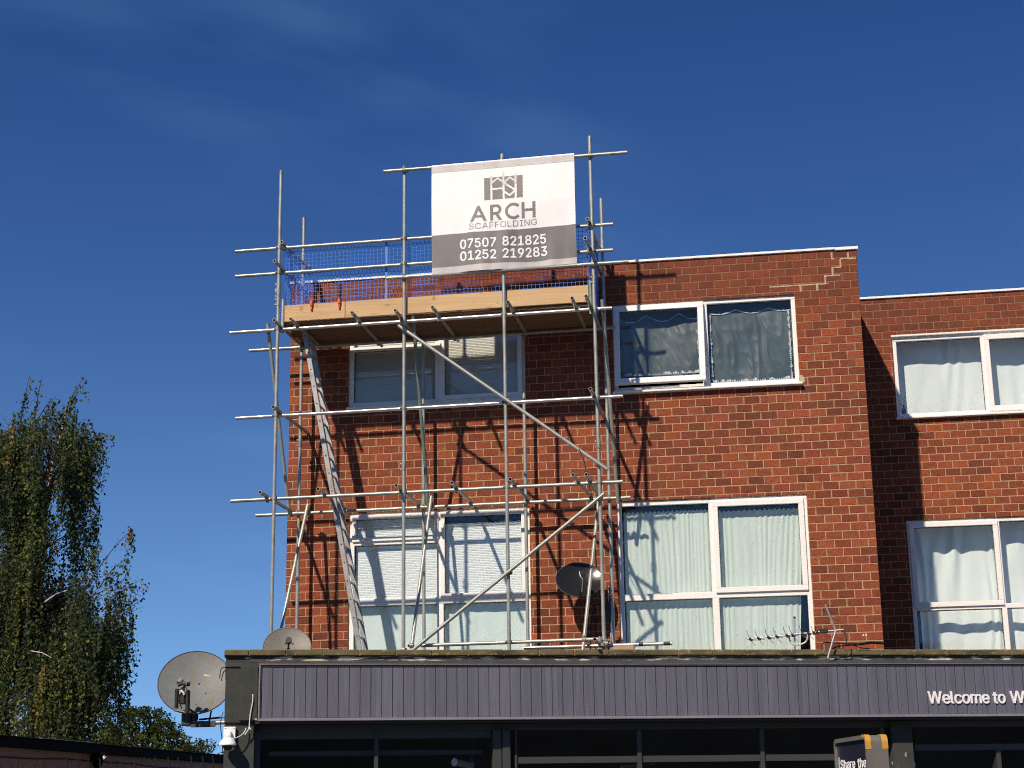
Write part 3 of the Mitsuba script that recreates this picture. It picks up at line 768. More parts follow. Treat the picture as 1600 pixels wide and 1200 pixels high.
nt = thing('debris_netting', 'blue square mesh netting tied inside the scaffold guard rails', 'netting')
add('front_net', net('', (.30, -1.30), (4.60, -1.30), 8.50, 9.40, TILT, .0555, 1), 'blue_net', nt, kind='stuff')
add('end_net', net('', (.33, -1.29), (.36, -.22), 8.45, 9.42, 0, .0555, 2), 'blue_net', nt, kind='stuff')
add('end_net', net('', (4.585, -1.29), (4.62, -.25), 8.45, 9.45, 0, .0555, 3), 'blue_net', nt, kind='stuff')
add('edge_band', box(1.738, 1.770, -1.306, -1.303, 8.50, 9.39), 'net_band', nt)
ms = []
for x in np.arange(.40, 4.6, .42):
    a = rng.uniform(-.03, .03)
    ms.append(rod([(x, -1.375, zr2(x) + .028), (x + .01, -1.35, zr2(x) + .03), (x + a, -1.34, zr2(x) + .085 * rng.random() + .03)], .0035, 5))
add('cable_tie', cat(ms), 'black_plastic', nt, kind='stuff')

# ------------------------------------------------------------------ the banner
bn = thing('advertising_banner', 'white and grey scaffolding firm banner with two phone numbers, tied between two scaffold tubes', 'banner')
BX0, BX1, BZ0, BZ1 = 2.440, 4.452, 8.812, 10.398


def bann(x, z):
    """how far the cloth stands in front of y = -1.478"""
    x, z = np.asarray(x, float), np.asarray(z, float)
    k = np.clip((9.75 - z) / .9, 0, 1)
    q = np.stack([x * 2.4 + .35 * z, z * .55, x * 0 + 2], -1); s = np.stack([x * 6.2 - .5 * z, z * .6, x * 0 + 8], -1)
    sag = .020 * np.sin(np.pi * np.clip((z - BZ0) / (BZ1 - BZ0), 0, 1))
    return sag + .010 * (meshkit.noise(q) - .5) + k * (.5 + .9 * np.clip((x - BX0) / (BX1 - BX0), 0, 1)) * (.075 * (meshkit.noise(q + 9) - .5) + .12 * (meshkit.noise(s) - .5))


def skew(x): return .0155 * (x - BX0)   # the rails rise a little to the right


def on_banner(v, lift):
    v = np.array(v, float); out = v.copy()
    out[:, 1] = -1.478 - bann(v[:, 0], v[:, 2]) - lift + v[:, 1]
    out[:, 2] = v[:, 2] + skew(v[:, 0])
    return out


def strip(name, z0, z1, bsdf, n, lift=0.0, wrap=0.0):
    def fn(u, v):
        x = BX0 + (BX1 - BX0) * u; z = z0 + (z1 - z0) * v
        return on_banner(np.stack([x, x * 0, z], 1), lift)
    add(name, grid(90, n, fn), bsdf, bn, smooth=True)


strip('white_cloth', 9.372, 10.296, 'banner_white', 30)
strip('grey_cloth', 8.902, 9.372, 'banner_grey', 24)
strip('hem', 10.296, BZ1, 'banner_hem', 4, .003)
strip('hem', BZ0, 8.902, 'banner_hem', 4, .003)
for z, s in ((10.398, 1), (8.812, -1)):   # the sleeve over the tube
    def fn(u, v, z=z, s=s):
        x = BX0 + (BX1 - BX0) * u; a = np.pi * (v * 1.15)
        return np.stack([x, -1.447 - .0305 * np.cos(a) - .0005, z - s * .002 + s * .030 * np.sin(a) + skew(x)], 1)
    add('sleeve', grid(40, 8, fn), 'banner_hem' if s < 0 else 'banner_white', bn, smooth=True)


def printed(poly, name, bsdf, lift=.0022, parent=None, label=None):
    if isinstance(poly, list):
        for p in poly: printed(p, name, bsdf, lift, parent)
        return
    """a flat print on the cloth"""
    poly = poly.segmentize(.03)
    ms = []
    for g in getattr(poly, 'geoms', [poly]):
        if g.area < 1e-7: continue
        m = trimesh.creation.extrude_polygon(g, .0004, engine='earcut')
        v, f = np.array(m.vertices), np.array(m.faces)
        v, f = trimesh.remesh.subdivide_to_size(v, f, .05, max_iter=12)
        ms.append((np.stack([v[:, 0], -v[:, 2], v[:, 1]], 1), f))
    v, f = cat(ms)
    add(name, (on_banner(v, lift), f), bsdf, parent or bn, label=label)


def glyphs(text, bold):
    """outline polygons of each character, as shapely, capital height 1"""
    out = []
    for ch in text:
        if ch == ' ': out.append(None); continue
        m = meshkit.text_mesh(ch, 1.0, .01, bold)
        tri = m.triangles[m.face_normals[:, 2] > .9][:, :, :2]
        out.append(unary_union([Polygon(t).buffer(1e-4) for t in tri]).simplify(.004))
    return out


def fit(text, x0, x1, z0, h, bold, space=.6, gap=None):
    g = glyphs(text, bold); widths = [space if p is None else p.bounds[2] - p.bounds[0] for p in g]
    n = len(text) - 1; total = sum(widths)
    gap = gap if gap is not None else .16
    k = (x1 - x0) / (total + gap * n); out, x = [], x0
    for p, wd in zip(g, widths):
        if p is not None: out.append(affinity.affine_transform(p, [k, 0, 0, h, x - p.bounds[0] * k, z0]))
        x += (wd + gap) * k
    return out


def stroke(pts, w): return LineString(pts).buffer(w / 2, cap_style=2, join_style=2)


# the name, drawn as a plain geometric sans
def arc(cx, cz, rx, rz, a0, a1, w, n=40):
    a = np.radians(np.linspace(a0, a1, n)); return stroke(np.c_[cx + (rx - w / 2) * np.cos(a), cz + (rz - w / 2) * np.sin(a)], w)


zb_, zt_ = 9.520, 9.752
A = Polygon([(2.986, zb_), (3.088, zt_), (3.118, zt_), (3.222, zb_), (3.176, zb_), (3.152, zb_ + .056), (3.056, zb_ + .056), (3.031, zb_)]).difference(Polygon([(3.072, zb_ + .092), (3.136, zb_ + .092), (3.103, zb_ + .166)]))
Rl = unary_union([sbox(3.266, zb_, 3.308, zt_), sbox(3.30, zt_ - .04, 3.36, zt_), sbox(3.30, zb_ + .082, 3.36, zb_ + .122), arc(3.352, zt_ - .075, .073, .075, -90, 90, .040), Polygon([(3.335, zb_ + .09), (3.382, zb_ + .09), (3.434, zb_), (3.385, zb_)])])
Cl = arc(3.592, (zb_ + zt_) / 2, .118, .119, 42, 318, .041)
Hl = unary_union([sbox(3.706, zb_, 3.748, zt_), sbox(3.858, zb_, 3.900, zt_), sbox(3.74, zb_ + .098, 3.87, zb_ + .136)])
for p in (A, Rl, Cl, Hl): printed(p, 'letter', 'print_grey')
printed(fit('SCAFFOLDING', 2.970, 3.915, 9.410, .088, False, gap=.20), 'letter', 'print_grey')
printed(fit('07507 821825', 2.838, 4.034, 9.146, .128, True, .42), 'digit', 'print_white')
printed(fit('01252 219283', 2.838, 4.046, 8.972, .128, True, .42), 'digit', 'print_white')
ground_ = sbox(3.186, 9.826, 3.728, 10.156)
X = lambda x: x
bars = [stroke([(3.287, 9.82), (3.287, 10.186)], .028), stroke([(3.459, 9.82), (3.459, 10.232)], .029), stroke([(3.628, 9.82), (3.628, 10.186)], .029)]
zig = [stroke([(3.29, 10.075), (3.375, 10.138), (3.457, 10.075)], .026), stroke([(3.29, 9.984), (3.457, 9.984)], .026),
       stroke([(3.625, 10.075), (3.545, 10.138), (3.468, 10.062), (3.625, 9.940), (3.542, 9.872), (3.462, 9.935)], .026)]
sign = unary_union(bars + zig)
printed(ground_.difference(sign), 'emblem_panel', 'print_grey')
printed(unary_union(bars).intersection(sbox(3, 10.158, 4, 10.3)), 'emblem_bar', 'print_pale')
printed(unary_union(zig + [b.intersection(sbox(3, 10.02, 4, 10.156)) for b in bars]).intersection(sbox(3, 10.03, 4, 10.156)), 'emblem_frame', 'print_pale')

# ------------------------------------------------------------------ the shop below, set at an angle to the block
SO, SE, SN = np.array([4.7, -1.65]), np.array([.95226, .30529]), np.array([.30529, -.95226])
SM = np.array([[SE[0], -SN[0], 0], [SE[1], -SN[1], 0], [0, 0, 1.0]])   # local (s, -d, z): y grows away from the street


def sh(m): return move(m, SM, [SO[0], SO[1], 0])


def sbx(s0, s1, d0, d1, z0, z1, c=0.0): return sh(box(s0, s1, -d1, -d0, z0, z1, c))


shop = thing('shop_building', 'single-storey shop with grey boarded fascia and dark glazed front', 'shop')
S0, S1 = -4.74, 9.0
add('wall', cat([sbx(S0, S1, -.30, -.02, 2.725, 3.524), sbx(S0, S0 + .25, -9.0, -.301, 0, 3.524)]), 'charcoal_render', shop)
add('pilaster', sbx(S0 + .004, -4.372, -.55, -.055, 0, 2.7245, .006), 'charcoal_render', shop)
add('wall__paint_band', sbx(-4.45, S1, -.0205, -.013, 3.452, 3.520), 'peeled_paint', shop, label='strip of wall with flaking pale paint under the coping')
add('wall__raised_panel', sbx(-4.56, -4.345, -.0195, .004, 2.745, 3.40, .004), 'charcoal_render', shop)
n = 0
s = S0 - .025
while s < S1:
    ln = .452 if n else .30
    e = rng.uniform(-.003, .003)
    add('coping_stone', sbx(s + .003, s + ln - .003, -.32 + e, .030 + e, 3.525 + rng.uniform(0, .003), 3.600 + rng.uniform(-.003, .002), .009), 'coping_stone', shop)
    s += ln; n += 1
add('coping_joint', sbx(S0, S1, -.30, .015, 3.527, 3.592), 'mortar', shop)
q = np.array([(-.019, 3.462), (-.019, 3.470), (.088, 3.428), (.092, 3.415), (.084, 3.415)])
fl = Polygon(np.c_[-q[:, 0], q[:, 1]])
m = trimesh.creation.extrude_polygon(fl, S1 + 4.34, engine='earcut'); v = np.array(m.vertices)
add('lead_flashing', sh((np.stack([v[:, 2] - 4.34, v[:, 0], v[:, 1]], 1), np.array(m.faces)[:, ::-1])), 'lead', shop)
# fascia
fs = numbered(shop + '__fascia')
scene[fs] = ply(sbx(-4.33, S1, -.02, .059, 2.735, 3.403), 'dark_trim')
for k, (a, b) in enumerate([(-4.30 + .1335 * i, -4.30 + .1335 * (i + 1)) for i in range(99)]):
    if a > S1: break
    add('board', sbx(a + .0034, b - .0034, .0595, .068 + rng.uniform(-.001, .001), 2.766, 3.384, .0035), 'fascia_board', fs)
add('top_trim', cat([sbx(-4.335, S1, .0, .092, 3.404, 3.414, .003)]), 'fascia_trim', fs)
add('side_trim', sbx(-4.337, -4.318, .02, .092, 2.73, 3.4035, .003), 'fascia_trim', fs)
add('top_reveal', sbx(-4.317, S1, .0595, .080, 3.386, 3.4035), 'dark_trim', fs)
add('side_reveal', sbx(-4.3175, -4.302, .0595, .079, 2.768, 3.385), 'dark_trim', fs)
add('bottom_trim', sbx(-4.3175, S1, .0595, .100, 2.730, 2.764, .005), 'fascia_trim', fs)


def raised(text, x0, h, z0, name, x1=None, space=.42):
    g = glyphs(text, False); x = x0; out = []
    wd = [space if p is None else p.bounds[2] - p.bounds[0] for p in g]
    k = h if x1 is None else (x1 - x0) / (sum(wd) + .10 * (len(text) - 1))
    for p, w_ in zip(g, wd):
        if p is not None:
            q = affinity.affine_transform(p, [k, 0, 0, h, x - p.bounds[0] * k, z0]).buffer(.0025)
            add(name, sh(prism(q, -.090, -.0675)), 'letter_white', fs)
        x += (w_ + .10) * k
    return x


raised('Welcome', 4.245, .152, 2.903, 'letter', 5.083)
raised('to', 5.136, .152, 2.903, 'letter', 5.302)
raised('W', 5.372, .152, 2.903, 'letter', 5.57)
add('soffit', sbx(-4.37, S1, -.60, .04, 2.705, 2.7285), 'dark_trim', shop)
# glazing
D = -.33
sw = numbered(shop + '__shop_window')
fr = [sbx(-4.37, S1, D - .03, D + .04, 2.62, 2.7045, .004), sbx(-4.3715, -4.30, D - .03, D + .11, 0.05, 2.62, .006), sbx(-4.37, -1.42, D - .028, D + .03, 2.53, 2.6195, .004), sbx(-4.30, 4.0, D - .028, D + .03, .05, .35, .004)]
for a, b, dd in ((-2.895, -2.845, .05), (-1.415, -1.305, .11), (-1.295, -1.195, .13), (-1.130, -1.098, .05), (.448, .505, .06), (2.070, 2.125, .06), (3.70, 3.76, .06)):
    fr.append(sbx(a, b, D - .03, D + dd, .05, 2.6195, .005))
add('frame', cat(fr), 'shop_frame', sw)
tr = [sbx(a, b, D - .025, D + .028, 2.205, 2.29, .004) for a, b in ((-1.098, .448), (.505, 2.07), (2.125, 3.70))]
add('transom', cat(tr), 'shop_frame', sw)
for a, b, zt in ((-4.30, -2.895, 2.53), (-2.845, -1.415, 2.53), (-1.098, .448, 2.62), (.505, 2.07, 2.62), (2.125, 3.70, 2.62), (4.20, 8.9, 2.62)):
    add('pane', sh((np.array([[a, -D, .3], [b, -D, .3], [b, -D, zt], [a, -D, zt]]), np.array([[0, 1, 2], [0, 2, 3]]))), 'glass', sw)
add('pilaster', sbx(3.83, 4.105, -.6, -.19, 0.05, 2.70, .006), 'charcoal_render', shop)
add('door_frame', cat([sbx(4.126, 4.150, -.5, D + .05, .05, 2.36, .004), sbx(4.17, S1, -.5, D + .02, 2.32, 2.40, .004), sbx(5.3, 5.36, -.5, D + .02, .05, 2.32, .004), sbx(6.9, 6.96, -.5, D + .02, .05, 2.32, .004)]), 'shop_frame', shop)
add('door_notice', sbx(4.128, 4.148, D + .051, D + .053, 2.11, 2.17), 'letter_white', shop)
add('interior', cat([sbx(S0 + .26, S1, -4.6, -4.5, 0, 3.3), sbx(S0 + .26, S1, -4.5, -.31, 2.9, 2.95), sbx(S0 + .26, S1, -4.5, -.34, .13, .15), sbx(S1, S1 + .1, -4.6, -.31, 0, 3.3)]), 'shop_interior', shop)
add('blind_box', sbx(-4.2, -1.5, -.62, -.5, 2.33, 2.40, .01), 'dark_metal', shop)
rf = Polygon([(.18, -3.10), (12.6, .88), (12.6, 2.395), (8.285, 2.395), (8.285, -.01), (-.005, -.01), (-.005, 6), (-2.6, 5.2)])
m = trimesh.creation.extrude_polygon(rf, .05, engine='earcut')
add('roof', (np.array(m.vertices) + [0, 0, 3.395], np.array(m.faces)), 'roof_felt', shop)
lamp = thing('spot_lamp', 'small grey spotlight behind the shop glass left of the door pillars', 'lamp')
add('head', sh(rod([(-1.86, .52, 2.24), (-1.62, .66, 2.20)], .045, 16)), 'lamp_grey', lamp, smooth=40)
add('face', sh(rod([(-1.875, .512, 2.2425), (-1.861, .5195, 2.2402)], .052, 16)), 'camera_white', lamp, smooth=40)
add('arm', sh(box(-1.64, -1.61, .64, .68, 2.2, 2.88)), 'dark_metal', lamp)

# white cable hanging in front of the pilaster, and the camera it feeds
def hang(pts, r, n=40, k=7):
    pts = np.asarray(pts, float); t = np.linspace(0, 1, len(pts)); tt = np.linspace(0, 1, n)
    from scipy.interpolate import PchipInterpolator
    return rod(np.stack([PchipInterpolator(t, pts[:, i])(tt) for i in range(3)], 1), r, k)


def S3(s, d, z): return np.array([*(SO + s * SE + d * SN), z])


cb = thing('cable', 'loose white cable hanging down the corner of the shop to the camera', 'cable')
add('run', hang([S3(-4.406, .012, 3.06), S3(-4.404, .02, 2.98), S3(-4.425, .02, 2.84), S3(-4.436, .02, 2.72), S3(-4.436, .02, 2.66)], .008), 'cable_white', cb, smooth=True)
add('run', hang([S3(-4.436, .02, 2.665), S3(-4.442, .03, 2.645), S3(-4.47, .03, 2.60), S3(-4.49, .03, 2.572)], .008, 20), 'cable_white', cb, smooth=True)
add('run', hang([S3(-4.475, .0, 2.655), S3(-4.50, .03, 2.60), S3(-4.55, .06, 2.555), S3(-4.62, .09, 2.53), S3(-4.66, .10, 2.54)], .007), 'cable_white', cb, smooth=True)
add('knot', cat([ball(S3(-4.438, .025, 2.655), .014), ball(S3(-4.425, .03, 2.645), .011), rod([S3(-4.45, .03, 2.66), S3(-4.415, .035, 2.635)], .006, 6)]), 'cable_white', cb, smooth=True)
cm = thing('security_camera', 'white dome security camera bracketed to the corner of the shop', 'security camera')
add('back_box', sbx(-4.745, -4.60, -.054, -.004, 2.515, 2.672, .006), 'camera_white', cm)
add('bracket', cat([sh(rod([(-4.68, -.0, 2.60), (-4.68, -.06, 2.575), (-4.68, -.115, 2.535)], .032, 14))]), 'camera_white', cm, smooth=40)
prof = np.array([(0, 0), (.098, 0), (.103, .006), (.100, .030), (.072, .068), (.045, .085), (0, .088)])
m = trimesh.creation.revolve(prof, sections=36)
add('hood', (np.array(m.vertices) + S3(-4.688, .12, 2.447), np.array(m.faces)), 'camera_white', cm, smooth=40)
prof = np.array([(0, -.062), (.035, -.055), (.052, -.035), (.062, -.006), (.062, 0), (0, 0)])
m = trimesh.creation.revolve(prof, sections=30)
add('dome', (np.array(m.vertices) + S3(-4.688, .12, 2.4465), np.array(m.faces)), 'dish_black', cm, smooth=40)
add('screw', cat([sh(rod([(s_, .004, 2.652), (s_, .0025, 2.652)], .006, 8)) for s_ in (-4.725, -4.62)]), 'dark_metal', cm)

# ------------------------------------------------------------------ satellite dishes
def dish(label, c, az, el, rx, rz, depth, bsdf, group=None):
    """returns (key, frame): the bowl opens along az (from -y towards +x) and el, in degrees"""
    t = thing('satellite_dish', label, 'satellite dish', group)
    a, e = math.radians(az), math.radians(el)
    n = np.array([math.sin(a) * math.cos(e), -math.cos(a) * math.cos(e), math.sin(e)])
    r = np.cross(n, [0, 0, 1.0]); r = -r / np.linalg.norm(r); u = np.cross(r, n) ; u = u if u[2] > 0 else -u
    M = np.stack([r, u, n], 1); c = np.array(c, float)
    def bowl(off):
        def fn(q, v):
            ang = 2 * np.pi * q; x, y = rx * v * np.cos(ang), rz * v * np.sin(ang)
            return np.stack([x, y, depth * (v ** 2 - 1) + off], 1) @ M.T + c
        return grid(49, 10, fn)
    f, b = bowl(0), bowl(-.006)
    add('bowl', cat([f, (b[0], b[1][:, ::-1])]), bsdf, t, smooth=True)
    ang = np.linspace(0, 2 * np.pi, 49)
    add('rim', rod(np.stack([rx * np.cos(ang), rz * np.sin(ang), 0 * ang - .003], 1) @ M.T + c, .0075, 6, False), 'dark_metal' if bsdf != 'dish_beige' else bsdf, t, smooth=True)
    return t, lambda *p: np.array(p, float) @ M.T + c


d1, W = dish('large grey rust-stained dish on a bar projecting left from the shop corner', (-.785, -1.46, 3.345), 15, 24, .485, .465, .080, 'dish_grey')
add('maker_label', (np.array([W(.11, .165, -.067), W(.21, .145, -.061), W(.21, .115, -.061), W(.11, .135, -.067)]), np.array([[0, 1, 2], [0, 2, 3]])), 'banner_hem', d1)
add('bolt', cat([ball(W(.045, .02, -.074), .012), ball(W(.145, -.13, -.064), .010), ball(W(.03, -.30, -.04), .008)]), 'dark_metal', d1)
C0 = W(-.09, -.40, .33)
def O(x, y, z): return C0 + [x, y, z]
add('feed_arm', cat([rod([W(-.02, -.46, -.02), O(.02, .02, -.20), O(.0, 0, -.16)], .017, 8), rod([O(-.13, 0, -.155), O(-.06, 0, -.17), O(.06, 0, -.20)], .016, 8), rod([W(.04, -.455, .0), O(.055, .02, -.14)], .014, 8)]), 'dark_metal', d1, smooth=40)
add('receiver_head', rod([O(-.105, 0, -.135), O(-.105, 0, .115)], .026, 12), 'black_plastic', d1, smooth=40)
add('receiver_head', box(C0[0] - .058, C0[0] + .015, C0[1] - .03, C0[1] + .03, C0[2] - .085, C0[2] + .07, .012), 'black_plastic', d1)
add('receiver_head', box(C0[0] + .020, C0[0] + .072, C0[1] - .03, C0[1] + .03, C0[2] - .215, C0[2] + .10, .014), 'black_plastic', d1)
add('receiver_cap', cat([rod([O(-.075, -.02, .185), O(-.055, .02, .235)], .034, 12), rod([O(.015, -.02, .185), O(.05, .02, .205)], .032, 12)]), 'lamp_grey', d1, smooth=40)
add('receiver_collar', cat([rod([O(-.09, -.02, .16), O(-.03, 0, .185)], .022, 10), rod([O(-.02, -.01, .16), O(.06, .02, .175)], .024, 10), rod([O(-.015, -.01, .06), O(-.005, -.01, .19)], .016, 8)]), 'black_plastic', d1, smooth=40)
add('receiver_cable', cat([hang([O(0, -.02, .14), O(-.05, -.04, .09), O(-.06, -.04, -.02), O(-.02, -.02, -.14)], .008), hang([O(.01, -.02, .14), O(.05, -.04, .08), O(.065, -.04, -.04)], .007), hang([O(-.02, -.02, .13), O(-.07, -.03, .09), O(-.1, -.03, .1)], .007)]), 'black_plastic', d1, smooth=True)
add('white_seal', hang([O(-.05, -.035, .045), O(-.03, -.045, .085), O(.0, -.045, .06), O(.012, -.04, .03)], .014, 16), 'cable_white', d1, smooth=True)
add('mount_arm', rod([(-.87, -1.50, 2.795), (-.27, -1.40, 2.825)], .029, 12), 'galvanised', d1, smooth=40)
add('mount_bracket', cat([rod([(-.72, -1.43, 2.86), (-.36, -1.41, 2.885)], .013, 8), rod([(-.58, -1.44, 2.83), (-.56, -1.42, 2.97)], .012, 8), box(-.93, -.80, -1.54, -1.42, 2.78, 2.94, .012), box(-.80, -.73, -1.52, -1.44, 2.84, 2.95, .01)]), 'dark_metal', d1)
add('mount_bracket', box(-.80, -.46, -1.53, -1.52, 2.755, 2.835, .004), 'lead', d1)
add('wall_plate', box(-.335, -.275, -1.50, -1.42, 2.50, 2.80, .006), 'camera_white', d1)
add('loose_cable', cat([hang([W(.47, .12, -.01), W(.40, .205, .03), W(.34, .19, .03), W(.32, .06, .0)], .0065), hang([(-.37, -1.5, 2.95), (-.39, -1.53, 2.78), (-.37, -1.52, 2.6), (-.36, -1.5, 2.42)], .006)]), 'black_plastic', d1, smooth=True)

d2, W = dish('small beige dish half hidden by the parapet at the left foot of the scaffold', (.60, -1.90, 3.73), 14, 24, .310, .285, .05, 'dish_beige')
add('bolt', cat([ball(W(-.025, .075, -.045), .013), ball(W(.070, .075, -.045), .013)]), 'dark_metal', d2)
add('receiver_head', cat([rod([W(.03, -.03, .24), W(.03, -.02, .17)], .04, 12), rod([W(.03, -.03, .23), W(.02, -.25, .02)], .013, 8)]), 'black_plastic', d2, smooth=40)
add('mast', rod([(.60, -1.84, 3.44), (.60, -1.84, 3.72)], .025, 10), 'dark_metal', d2)

d3, W = dish('black mesh dish bolted to the brick wall between the two lower windows', (4.262, -.46, 4.665), 10, 25, .318, .272, .05, 'dish_black')
add('feed_arm', cat([rod([W(.0, -.27, -.02), W(.01, -.24, .12), W(.02, -.11, .30)], .012, 8)]), 'dish_black', d3)
add('receiver_head', cat([rod([W(.02, -.10, .31), W(.02, -.07, .24)], .034, 12), rod([W(.045, -.12, .30), W(.05, -.09, .26)], .022, 10)]), 'black_plastic', d3, smooth=40)
add('receiver_cable', hang([W(-.015, -.08, .32), W(-.005, -.16, .33), W(.02, -.19, .30), W(.02, -.26, .1)], .0065), 'cable_white', d3, smooth=True)
add('mount_arm', cat([rod([W(0, 0, -.055), (4.27, -.20, 4.50), (4.60, -.10, 4.30)], .019, 10), rod([(4.55, -.11, 4.42), (4.62, -.09, 4.18)], .018, 8), box(4.575, 4.66, -.085, -.002, 4.12, 4.40, .006)]), 'dark_metal', d3, smooth=40)
cb = thing('cable', 'thin dark cables trailing down the brick wall below the black dish', 'cable')
add('run', cat([hang([(4.40 + a, -.012, 4.36), (4.40 + a + c, -.012, 4.1), (4.40 + a + e_, -.012, 3.55)], .006, 20) for a, c, e_ in ((0, .02, .0), (.02, -.06, -.09), (.12, .10, .11), (.2, .07, .05))]), 'black_plastic', cb, smooth=True)
add('run', hang([(4.62, -.02, 4.62), (4.61, -.02, 4.4), (4.63, -.02, 4.0), (4.615, -.02, 3.5)], .008), 'cable_white', cb, smooth=True)
cb = thing('cable', 'thin cable looping down between the right scaffold tubes above the black dish', 'cable')
add('run', hang([(4.44, -1.66, 6.22), (4.50, -1.64, 6.05), (4.52, -1.62, 5.90), (4.50, -.30, 5.6), (4.44, -.02, 5.4), (4.45, -.02, 4.9)], .0055), 'black_plastic', cb, smooth=True)

# ------------------------------------------------------------------ television aerial on the parapet
ae = thing('tv_aerial', 'fallen many-element television aerial lying along the shop parapet', 'aerial')
AY = -.84
boom0, boom1 = np.array([6.49, AY - .05, 3.752]), np.array([7.73, AY + .02, 3.846])
add('boom', rod([boom0, boom1], .0105, 8), 'alloy', ae, smooth=40)
for k, t in enumerate((.03, .115, .22, .305, .41, .47, .575, .635, .69, .725)):
    p = boom0 + (boom1 - boom0) * t; s_ = .105 if k < 8 else .07
    a1 = np.array([-.045, -.05, .085]) * s_ / .105; b1 = np.array([.05, -.03, -.085]) * s_ / .105
    ms = []
    for sg, bend in ((1, a1), (1, b1), (-1, np.array([.06, .05, -.02])), (-1, np.array([-.06, .05, .01]))):
        ms.append(rod([p + bend * .12, p + bend * .62, p + bend * 1.15 + np.array([.012, 0, .010])], .0038, 5))
    add('element', cat(ms), 'dark_metal', ae)
    add('element_clip', cat([ball(p + [0, -.006, 0], .019), box(p[0] - .006, p[0] + .034, p[1] - .014, p[1] + .014, p[2] - .03, p[2] - .006, .004)]), 'black_plastic', ae)
p = boom0 + (boom1 - boom0) * .80
add('dipole_box', box(p[0] - .055, p[0] + .045, p[1] - .03, p[1] + .03, p[2] - .026, p[2] + .036, .01), 'black_plastic', ae)
j = boom0 + (boom1 - boom0) * .92
for e_, side in (((7.515, AY - .02, 4.175), 1), ((7.505, AY - .045, 3.478), -1)):
    e_ = np.array(e_)
    add('reflector_arm', rod([j, e_], .011, 8), 'alloy', ae, smooth=40)
    ms = [rod([j + (e_ - j) * t + [-.105, .01, .028], j + (e_ - j) * t, j + (e_ - j) * t + [.105, -.01, -.028]], .0036, 5) for t in ((.98, .72, .45, .22) if side > 0 else (.9, .55, .25))]
    add('reflector_rod', cat(ms), 'dark_metal', ae)
add('mast', rod([(7.095, AY + .04, 3.61), (7.112, AY + .04, 4.01)], .0135, 10), 'alloy', ae, smooth=40)
add('mast_cap', rod([(7.112, AY + .04, 4.008), (7.113, AY + .04, 4.035)], .0165, 10), 'black_plastic', ae, smooth=40)
add('clamp', hang([(7.03, AY + .0, 3.79), (7.035, AY + .02, 3.73), (7.09, AY + .03, 3.675), (7.15, AY + .03, 3.67), (7.22, AY + .03, 3.69), (7.262, AY + .02, 3.74), (7.268, AY, 3.80)], .011, 40, 8), 'cable_white', ae, smooth=True)
cb = thing('cable', 'black aerial cable looping from the aerial and along the foot of the brick wall', 'cable')
add('run', hang([(7.70, AY, 3.836), (7.753, AY, 3.776), (7.763, AY, 3.707), (7.724, AY + .02, 3.63), (7.68, AY + .05, 3.60)], .006), 'black_plastic', cb, smooth=True)
add('run', hang([(7.437, -.80, 3.61), (7.45, -.6, 3.68), (7.49, -.3, 3.735), (7.56, -.10, 3.752), (7.72, -.03, 3.742), (7.95, -.018, 3.737), (8.1, -.018, 3.752), (8.27, -.018, 3.739)], .009, 60), 'black_plastic', cb, smooth=True)
add('run', hang([(7.66, -.72, 3.62), (7.78, -.71, 3.665), (7.95, -.66, 3.62), (8.05, -.62, 3.61)], .007), 'black_plastic', cb, smooth=True)

tb = thing('loose_tube', 'loose steel tube lying along the parapet to the right of the scaffold', 'tube')
add('pole', tube((3.60, -1.22, 3.690), (5.53, -1.16, 3.702)), 'alloy', tb, smooth=30)
add('tape', tube((5.10, -1.173, 3.6995), (5.155, -1.172, 3.6998), .026, .0015), 'gasket', tb, smooth=30)
add('tape', tube((5.42, -1.163, 3.7012), (5.505, -1.161, 3.7018), .0252, .001), 'dark_metal', tb, smooth=30)
pk = thing('timber_block', 'short brown timber block lying on the parapet beside the scaffold foot', 'timber')
add('block', box(4.80, 5.06, -1.46, -1.36, 3.603, 3.668, .006), 'wood_block', pk)
add('block_end', box(4.795, 4.7995, -1.455, -1.365, 3.607, 3.664), 'pale_pine', pk)

# ------------------------------------------------------------------ garage wall and fence on the left
gw = thing('garage', 'long pink rendered garage with dark eaves and a downpipe on the far left', 'garage')
GX = -5.30
add('wall', box(GX - 5, GX, -1.0, 18, 0, 2.76), 'pink_render', gw)
add('eaves_board', box(GX - .1, GX + .10, -1.2, 18.2, 2.72, 2.875, .008), 'eaves_black', gw)
add('eaves_trim', box(GX - .1, GX + .115, -1.2, 18.2, 2.8755, 2.90, .006), 'eaves_black', gw)
add('roof', box(GX - 5.1, GX - .1, -1.2, 18.2, 2.72, 2.89), 'roof_felt', gw)
add('lead_strip', box(GX - .02, GX + .118, 3.6, 5.8, 2.9005, 2.908, .002), 'galvanised', gw)
add('wall_cable', hang([(GX + .012, y, 2.585 - .012 * (i % 2) - .02 * math.sin(i)) for i, y in enumerate(np.linspace(-1, 18, 14))], .011, 120, 5), 'black_plastic', gw)
dp = numbered(gw + '__downpipe')
scene[dp] = ply(rod([(GX + .09, 6.0, 0), (GX + .09, 6.0, 2.56)], .055, 12), 'eaves_black', smooth=40)
add('hopper', cat([box(GX + .005, GX + .20, 5.86, 6.14, 2.58, 2.74, .02), box(GX + .03, GX + .16, 5.92, 6.08, 2.50, 2.58, .02)]), 'eaves_black', dp)
add('outlet', rod([(GX + .201, 5.97, 2.66), (GX + .26, 5.95, 2.62)], .045, 12), 'coupler_steel', dp, smooth=40)
fc = thing('bar_fence', 'row of thin dark fence bars with cranked tips in front of the garage', 'fence')
